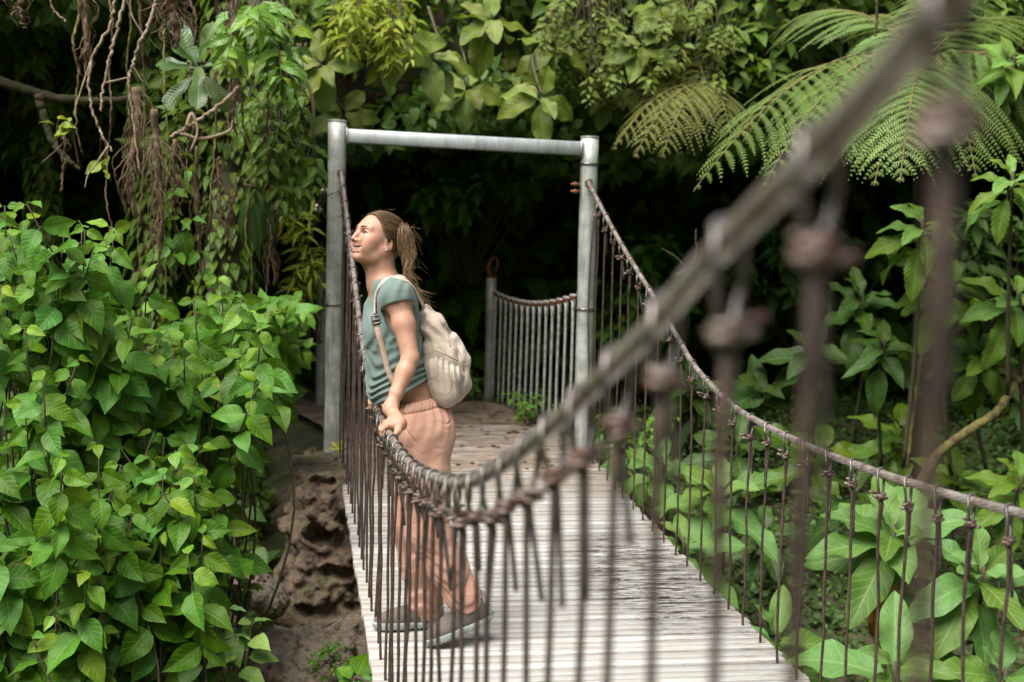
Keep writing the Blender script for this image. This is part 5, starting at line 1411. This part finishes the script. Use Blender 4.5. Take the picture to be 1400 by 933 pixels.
# ---- right-hand side
BL_='large-leaved plants below the right side of the deck'
def gb(px,Y): p=at(px,700,Y); p[2]=float(ground_z(p[0],p[1])); return p
for lab,px,py,Y,n,L,WL,ax in (
 ('large-leaved plant closest to the right gate post, half behind the hanger rods',905,625,8.3,9,.36,.42,(.1,-.35,.95)),
 ('large-leaved plant with upright oval leaves beside the deck, left of the others',985,665,7.6,13,.40,.5,(.0,-.4,.95)),
 ('large-leaved plant low against the deck edge, its leaves tucked beneath the rods',935,735,7.3,10,.34,.5,(.0,-.4,.95)),
 ('low large-leaved plant at the bottom, next to the right edge of the deck',1065,865,6.6,11,.36,.45,(.1,-.4,.9)),
 ('tall pale large-leaved plant on the right bank, a dead orange leaf below it',1222,720,6.7,15,.44,.46,(-.05,-.45,.9)),
 ('large-leaved plant by the right edge with a bright centre',1345,775,6.4,15,.42,.48,(.05,-.5,.9)),
 ('broad flat-leaved plant cut by the bottom edge, below the tall pale one',1225,905,6.1,8,.44,.5,(-.1,-.6,.8)),
 ('broad flat-leaved plant in the bottom right corner',1375,915,6.1,8,.40,.5,(.1,-.6,.8)),
 ('shaded large-leaved plant behind the tall pale one',1120,610,9.2,9,.46,.5,(0,-.5,.85))):
    c=at(px,py,Y); b=np.array([c[0]+rng.uniform(-.05,.05),c[1]+.15,min(float(ground_z(c[0],c[1])),c[2]-.1)])
    r_=rosette('large_leaf_plant',lab,'plant',c,n,L*1.02,WL*.9,'broad',ML['big'] if Y<9 else ML['mid'],(-.25,1.0),ax,.3,BL_,stem_to=b,stem_r=.016,layers=1.5,young=.35)
    if px==1222:
        f=Fol(); q=at(1225,800,6.65)-np.array(r_.location); f.leaves('broad',[q],[(-.35,-.1,-1)],[(-.2,-1,.1)],.34,.15,(.5,.5,.5))
        obj('dead_leaf',f.build('dead_leaf'),m_simple('dead orange leaf',(.46,.20,.055),.7,0,.4,20,.3),r_)
TL='tall toothed-leaved plants on the right'
def stemmed(lab,px,py,Y,n,L,WL,ax,base,mat,leaf='serr',tilt=(-.7,.9),r=.014):
    return rosette('toothed_leaf_plant',lab,'plant',at(px,py,Y),n,L,WL,leaf,mat,tilt,ax,.4,TL,stem_to=base,stem_r=r,layers=2.2,young=.4)
stemmed('bright tall plant at the right edge with pale leaf tips, on a knobbly brown stem',1385,235,7.2,14,.30,.36,(-.1,-.5,.85),at(1378,540,7.6),ML['serr'],tilt=(-.6,1.0))
stemmed('tall toothed-leaved plant left of the brown stem, leaves chewed and drooping',1262,300,7.6,14,.33,.44,(-.1,-.5,.8),at(1235,640,8.0),ML['serr'])
stemmed('toothed-leaved plant between the two tall ones, set lower in the shade',1305,385,7.8,16,.32,.46,(.05,-.6,.7),at(1300,650,8.2),ML['serr'])
stemmed('toothed-leaved plant at the right edge below the bright one',1395,400,7.6,15,.34,.46,(.1,-.6,.7),at(1400,640,8.0),ML['serr'])
stemmed('bushy toothed-leaved plant low on the mossy branch',1345,480,7.9,15,.30,.48,(0,-.6,.7),at(1350,650,8.3),ML['serr'])
stemmed('smaller plain-leaved plant in the shade at left of the chewed one',1210,465,8.4,12,.34,.42,(-.1,-.5,.8),at(1205,640,8.8),ML['dark'],'ovate')
stemmed('dark broad plant standing in the deep shade beyond the far cable',1110,470,9.6,10,.42,.5,(-.1,-.5,.8),at(1115,640,9.9),ML['shade'],'heart')
stemmed('dark heart-leaved plant low in the shade between far cable and bank',1040,525,9.8,9,.40,.6,(0,-.6,.7),at(1045,660,10.2),ML['shade'],'heart')
stemmed('leafy plant at the top right corner above the fern',1385,75,7.9,14,.26,.46,(0,-.6,.7),at(1420,260,8.4),ML['serr'],'ovate')
twig('mossy_branch','yellow mossy branch slanting up at the right edge under the toothed leaves',[(1255,665,.2),(1290,615,.1),(1330,585,0),(1365,560,0),(1395,515,0),(1420,480,0)],7.8,.034,.022,M_moss,None,'branch',side=[[(1390,520,0),(1372,490,0),(1366,455,0),(1376,410,0)]])
twig('mossy_branch','thin yellow mossy stem rising out of the shade at the right',[(1240,640,0),(1250,560,0),(1262,470,0),(1275,400,0)],8.4,.016,.010,M_moss,None,'branch')
twig('bare_twig','curled bare twig in the dark gap between gate post and far cable',[(925,375,0),(940,370,0),(952,350,0),(951,315,0)],9.9,.008,.004,M_pale_twig,TG,side=[[(940,370,0),(925,352,0),(905,340,0)]])
twig('hanging_vine','thin brown vine hanging in front of the small-leaved olive shrub',[(806,-10,0),(808,40,0),(812,80,0),(822,108,0)],9.2,.010,.006,M_bark,None,'vine')
twig('hanging_vine','thin brown vine hanging from the top edge above the fern',[(1198,-10,0),(1199,25,0),(1197,50,0)],8.6,.010,.008,M_bark,None,'vine')
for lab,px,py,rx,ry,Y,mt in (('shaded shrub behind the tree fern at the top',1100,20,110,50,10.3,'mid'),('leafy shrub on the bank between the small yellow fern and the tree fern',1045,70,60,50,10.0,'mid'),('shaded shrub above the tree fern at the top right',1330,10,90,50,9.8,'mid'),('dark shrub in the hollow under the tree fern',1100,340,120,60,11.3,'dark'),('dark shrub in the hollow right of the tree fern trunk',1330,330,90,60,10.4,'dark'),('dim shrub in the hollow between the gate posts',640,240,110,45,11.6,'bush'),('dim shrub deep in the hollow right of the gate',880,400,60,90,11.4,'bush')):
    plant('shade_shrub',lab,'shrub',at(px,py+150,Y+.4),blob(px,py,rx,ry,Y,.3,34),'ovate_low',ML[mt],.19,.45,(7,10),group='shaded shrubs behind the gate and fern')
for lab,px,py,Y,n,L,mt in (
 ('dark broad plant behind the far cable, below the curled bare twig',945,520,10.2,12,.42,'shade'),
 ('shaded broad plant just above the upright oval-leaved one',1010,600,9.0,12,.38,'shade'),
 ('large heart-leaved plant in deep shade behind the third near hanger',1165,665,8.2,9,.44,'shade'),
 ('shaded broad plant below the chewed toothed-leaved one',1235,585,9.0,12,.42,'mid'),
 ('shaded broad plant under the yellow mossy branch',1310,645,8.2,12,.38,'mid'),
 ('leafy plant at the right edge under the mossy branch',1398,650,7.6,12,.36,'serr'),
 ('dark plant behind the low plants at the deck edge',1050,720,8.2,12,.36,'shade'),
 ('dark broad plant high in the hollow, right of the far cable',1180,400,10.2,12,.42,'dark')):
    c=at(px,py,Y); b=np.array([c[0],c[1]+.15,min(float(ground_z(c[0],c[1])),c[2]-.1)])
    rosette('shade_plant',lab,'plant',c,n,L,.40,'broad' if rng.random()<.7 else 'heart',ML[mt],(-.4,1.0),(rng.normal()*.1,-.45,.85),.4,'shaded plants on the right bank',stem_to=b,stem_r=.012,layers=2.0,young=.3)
# ---- little weeds by the fence and on the path edge
for lab,px,py,Y in (('small bright weed growing at the foot of the fence rods',735,570,10.0),('small bright weed at the foot of the fence post',655,548,11.3),('small bright weed at the foot of the right gate post',845,640,8.9),('yellowish weed left of the fence post, beyond the backpack',690,550,11.6)):
    c=at(px,py,Y); plant('weed',lab,'weed',(c[0],c[1],.2),[(c[0]+rng.normal()*.16,c[1]+rng.normal()*.12,.24+rng.random()*.22) for _ in range(14)],'ovate_low',ML['bush'],.075,.5,(4,7),stem_r=.003,group='weeds beside the path',light=(0,-.4,.9))
plant('long_leaf_plant','bright long-leaved plant poking up just behind the right gate post','plant',at(850,690,8.6),[at(x,y,8.6) for x,y in ((855,612),(878,640),(838,640),(905,628))],'ovate',ML['big'],.28,.38,(3,5),stem_r=.006,light=(0,-.5,.8))
f=Fol(); q=at(462,612,8.66)
f.leaves('heart',[q]*5,[(math.cos(a),-.15,math.sin(a)*.8) for a in (.2,1.2,2.2,3.2,5.0)],[(0,-1,.4)]*5,.055,.03,[(.5,.5,.9)]*5)
tag(obj('yellow_leaf',f.build('yellow_leaf'),m_simple('fresh yellow leaf',(.55,.50,.08),.6,0,.2,20,.2)),'bright yellow lobed leaf caught at the foot of the left gate post','leaf')
# leaf litter on the path and the far planks
n=260; X=rng.uniform(.35,1.9,n); Y=8.0+rng.random(n)**.6*4; Z=np.where(Y<9.96,zdeck(Y)+.004,np.maximum(.222,ground_n(X,Y)+.03))
f=Fol(); an=rng.uniform(0,2*PI,n); f.leaves('tiny',np.stack([X,Y,Z],1),np.stack([np.cos(an),np.sin(an),np.full(n,.05)],1),np.stack([rng.normal(size=n)*.2,rng.normal(size=n)*.2,np.ones(n)],1),rng.uniform(.03,.09,n),rng.uniform(.015,.04,n),rng.random((n,3)))
stuff(obj('leaf_litter',f.build('leaf_litter'),m_simple('dry leaves',(.16,.09,.045),.9,0,.6,20,.3)),'dry brown leaf litter on the path beyond the gate','leaf litter')

# ---- stone pier under the gate and the rocks at its foot
def m_rock(name,c1,c2,c3,moss=.5):
    t=NT(name); c=t.coords(); n=t.noise(c,4.5,8,.75); n2=t.noise(c,20,6,.75); n3=t.noise(c,55,4,.65)
    b=t.mix(t.ramp(n,.36,.64),c1,c2); b=t.mix(t.math('MULTIPLY',t.ramp(n2,.45,.62),.85),b,c3)
    g=t.n('NewGeometry'); up=t.n('SeparateXYZ',{'Vector':g.outputs['Normal']}).outputs[2]
    mo=t.math('MULTIPLY',t.math('MULTIPLY',t.ramp(up,.05,.7),t.ramp(n,.42,.6)),moss)
    b=t.mix(mo,b,(.07,.075,.018)); b=t.mix(t.math('MULTIPLY',t.ramp(n3,.62,.72),.6),b,(.30,.26,.21))
    return t.done(t.bsdf(b,.9,0,t.math('ADD',n2,t.math('MULTIPLY',n3,.6)),1.0,.02))
M_pier=m_rock('mortared stone',(.15,.098,.064),(.34,.25,.18),(.035,.024,.017),.85)
M_boul=m_rock('wet boulder',(.24,.17,.12),(.42,.34,.27),(.06,.042,.03),.3)
def pier():
    Y0=8.55
    A=at(375,640,8.1); Bq=at(560,990,8.9)
    S=Sdf(axis(-.75,.62,[],.011),axis(7.0,9.15,[],.013),axis(-1.5,.30,[],.011))
    # upright core, stepping out towards its foot
    for x,y,r in ((440,640,.15),(446,680,.18),(440,725,.20),(452,770,.23),(436,810,.25),(470,830,.25),(425,860,.30),(475,880,.32),(420,920,.34),(490,930,.34)):
        c=at(x,y,8.15); S.ell((c[0],8.28,c[2]),(r,r*1.5+.12,r*1.1),k=.06)
    for x,y in ((428,632),(445,628)):
        c=at(x,y,8.2); S.ell((c[0],8.55,c[2]),(.13,.5,.12),k=.05)
    r_=np.random.default_rng(11); cent=[]
    for i in range(900):       # field stones standing proud of the mortar
        x=r_.uniform(372,520); y=r_.uniform(628,935); a=.030+.055*r_.random()**1.5
        if any((x-u)**2+(y-v)**2<((a+b)*195)**2 for u,v,b in cent): continue
        h=S.hit(x,y,6.9,9.1)
        if h is None: continue
        cent.append((x,y,a)); ax=unit(r_.normal(size=3)*np.array([1,.4,.5])); b_=unit(np.cross(ax,[0,0.2,1]))
        S.ell(h+np.array([0,.30*a,0]),(a*1.15,a*1.0,a*.8),np.stack([ax,b_,np.cross(ax,b_)]),k=.008)
    for i in range(16):        # hollows where stones have dropped out
        x=r_.uniform(395,505); y=r_.uniform(650,890); h=S.hit(x,y,6.9,9.1)
        if h is None: continue
        a=.03+.045*r_.random(); S.ell(h,(a*1.3,a*1.4,a*.8),k=.012,op='sub')
    S.plane((0,0,.215),(0,0,1),.03); S.plane((.58,0,0),(1,0,0),.02)
    X,Y,Z=S.grid(); g=np.broadcast_arrays(X,Y,Z); Pn=np.stack([q.ravel() for q in g],1); near=np.abs(S.f.ravel())<.09
    dn=np.zeros(len(Pn)); dn[near]=vnoise(Pn[near],5,4,2)*.022+vnoise(Pn[near],17,8,3)*.020+vnoise(Pn[near],50,9,2)*.009; S.f=(S.f.ravel()+dn).reshape(S.f.shape).astype(np.float32)
    me,_=S.mesh('stone_pier'); tag(obj('stone_pier',me,M_pier),'rough brown mortared stone pier carrying the left gate post','stone pier')
pier()
def boulder(lab,px,py,Y,r,seed):
    c=at(px,py,Y); S=Sdf(axis(-r[0]*1.5,r[0]*1.5,[],max(r)/45),axis(-r[1]*1.5,r[1]*1.5,[],max(r)/45),axis(-r[2]*1.6,r[2]*1.6,[],max(r)/45))
    S.ell((0,0,0),r); q=np.random.default_rng(seed)
    for _ in range(9):
        n_=unit(q.normal(size=3)); S.plane(n_*np.array(r)*q.uniform(.66,.92),n_,.02)
    X,Y_,Z=S.grid(); g=np.broadcast_arrays(X,Y_,Z); Pn=np.stack([w_.ravel() for w_ in g],1)
    S.f=(S.f.ravel()+vnoise(Pn,5,seed,4)*.075+vnoise(Pn,19,seed+3,3)*.028).reshape(S.f.shape).astype(np.float32)
    me,_=S.mesh('boulder'); o=obj('boulder',me,M_boul); o.location=c; tag(o,lab,'boulder','boulders at the foot of the pier')
boulder('big grey boulder at the foot of the stone pier, cut by the bottom edge',395,925,7.2,(.42,.40,.30),1)
boulder('brown rock wedged between the pier and the deck at the bottom',480,905,7.3,(.22,.25,.26),2)
boulder('dark low rock left of the big boulder, behind the pale seedlings',300,905,7.0,(.30,.3,.20),3)
boulder('rock slab in the shade above the pale seedlings',330,820,7.6,(.24,.3,.14),4)
for lab,px,py,Y in (('tuft of small green leaves growing from the side of the stone pier',455,775,7.95),('little weed on the boulder beneath the stone pier',450,905,6.75)):
    c=at(px,py,Y); plant('weed',lab,'weed',c+np.array([0,.03,-.02]),[c+rng.normal(size=3)*np.array([.06,.03,.05]) for _ in range(12)],'ovate_low',ML['bush'],.04,.6,(4,7),stem_r=.002,group='weeds on the rocks')
# ------------------------------------------------------------------ light
w=bpy.data.worlds.new('World'); SC.world=w; w.use_nodes=True
nt=w.node_tree; bg=nt.nodes['Background']; sky=nt.nodes.new('ShaderNodeTexSky'); sky.sky_type='NISHITA'; sky.sun_disc=False
SUN_EL=math.radians(59); SUN_AZ=math.radians(226)      # azimuth measured clockwise from +Y
sky.sun_elevation=SUN_EL; sky.sun_rotation=SUN_AZ; sky.altitude=1200; sky.dust_density=3.0; sky.air_density=1.0
hs=nt.nodes.new('ShaderNodeHueSaturation'); hs.inputs['Saturation'].default_value=.35; nt.links.new(sky.outputs[0],hs.inputs['Color']); nt.links.new(hs.outputs[0],bg.inputs[0]); bg.inputs[1].default_value=.062
sl=bpy.data.lights.new('sun','SUN'); sl.energy=2.4; sl.angle=math.radians(45); sl.color=(1,.955,.89)
so=bpy.data.objects.new('sun',sl); COL.objects.link(so)
dirv=Vector((math.sin(SUN_AZ)*math.cos(SUN_EL),math.cos(SUN_AZ)*math.cos(SUN_EL),math.sin(SUN_EL)))
so.rotation_euler=dirv.to_track_quat('Z','Y').to_euler(); so.location=dirv*20
SC.view_settings.view_transform='Standard'; SC.view_settings.look='None'; SC.view_settings.exposure=1.72; SC.view_settings.gamma=1
SC.render.engine='CYCLES'; SC.cycles.use_denoising=True
try: SC.cycles.denoiser='OPENIMAGEDENOISE'
except Exception: pass
SC.cycles.max_bounces=6; SC.cycles.diffuse_bounces=3; SC.cycles.glossy_bounces=3; SC.cycles.transmission_bounces=3
SC.cycles.caustics_reflective=False; SC.cycles.caustics_refractive=False
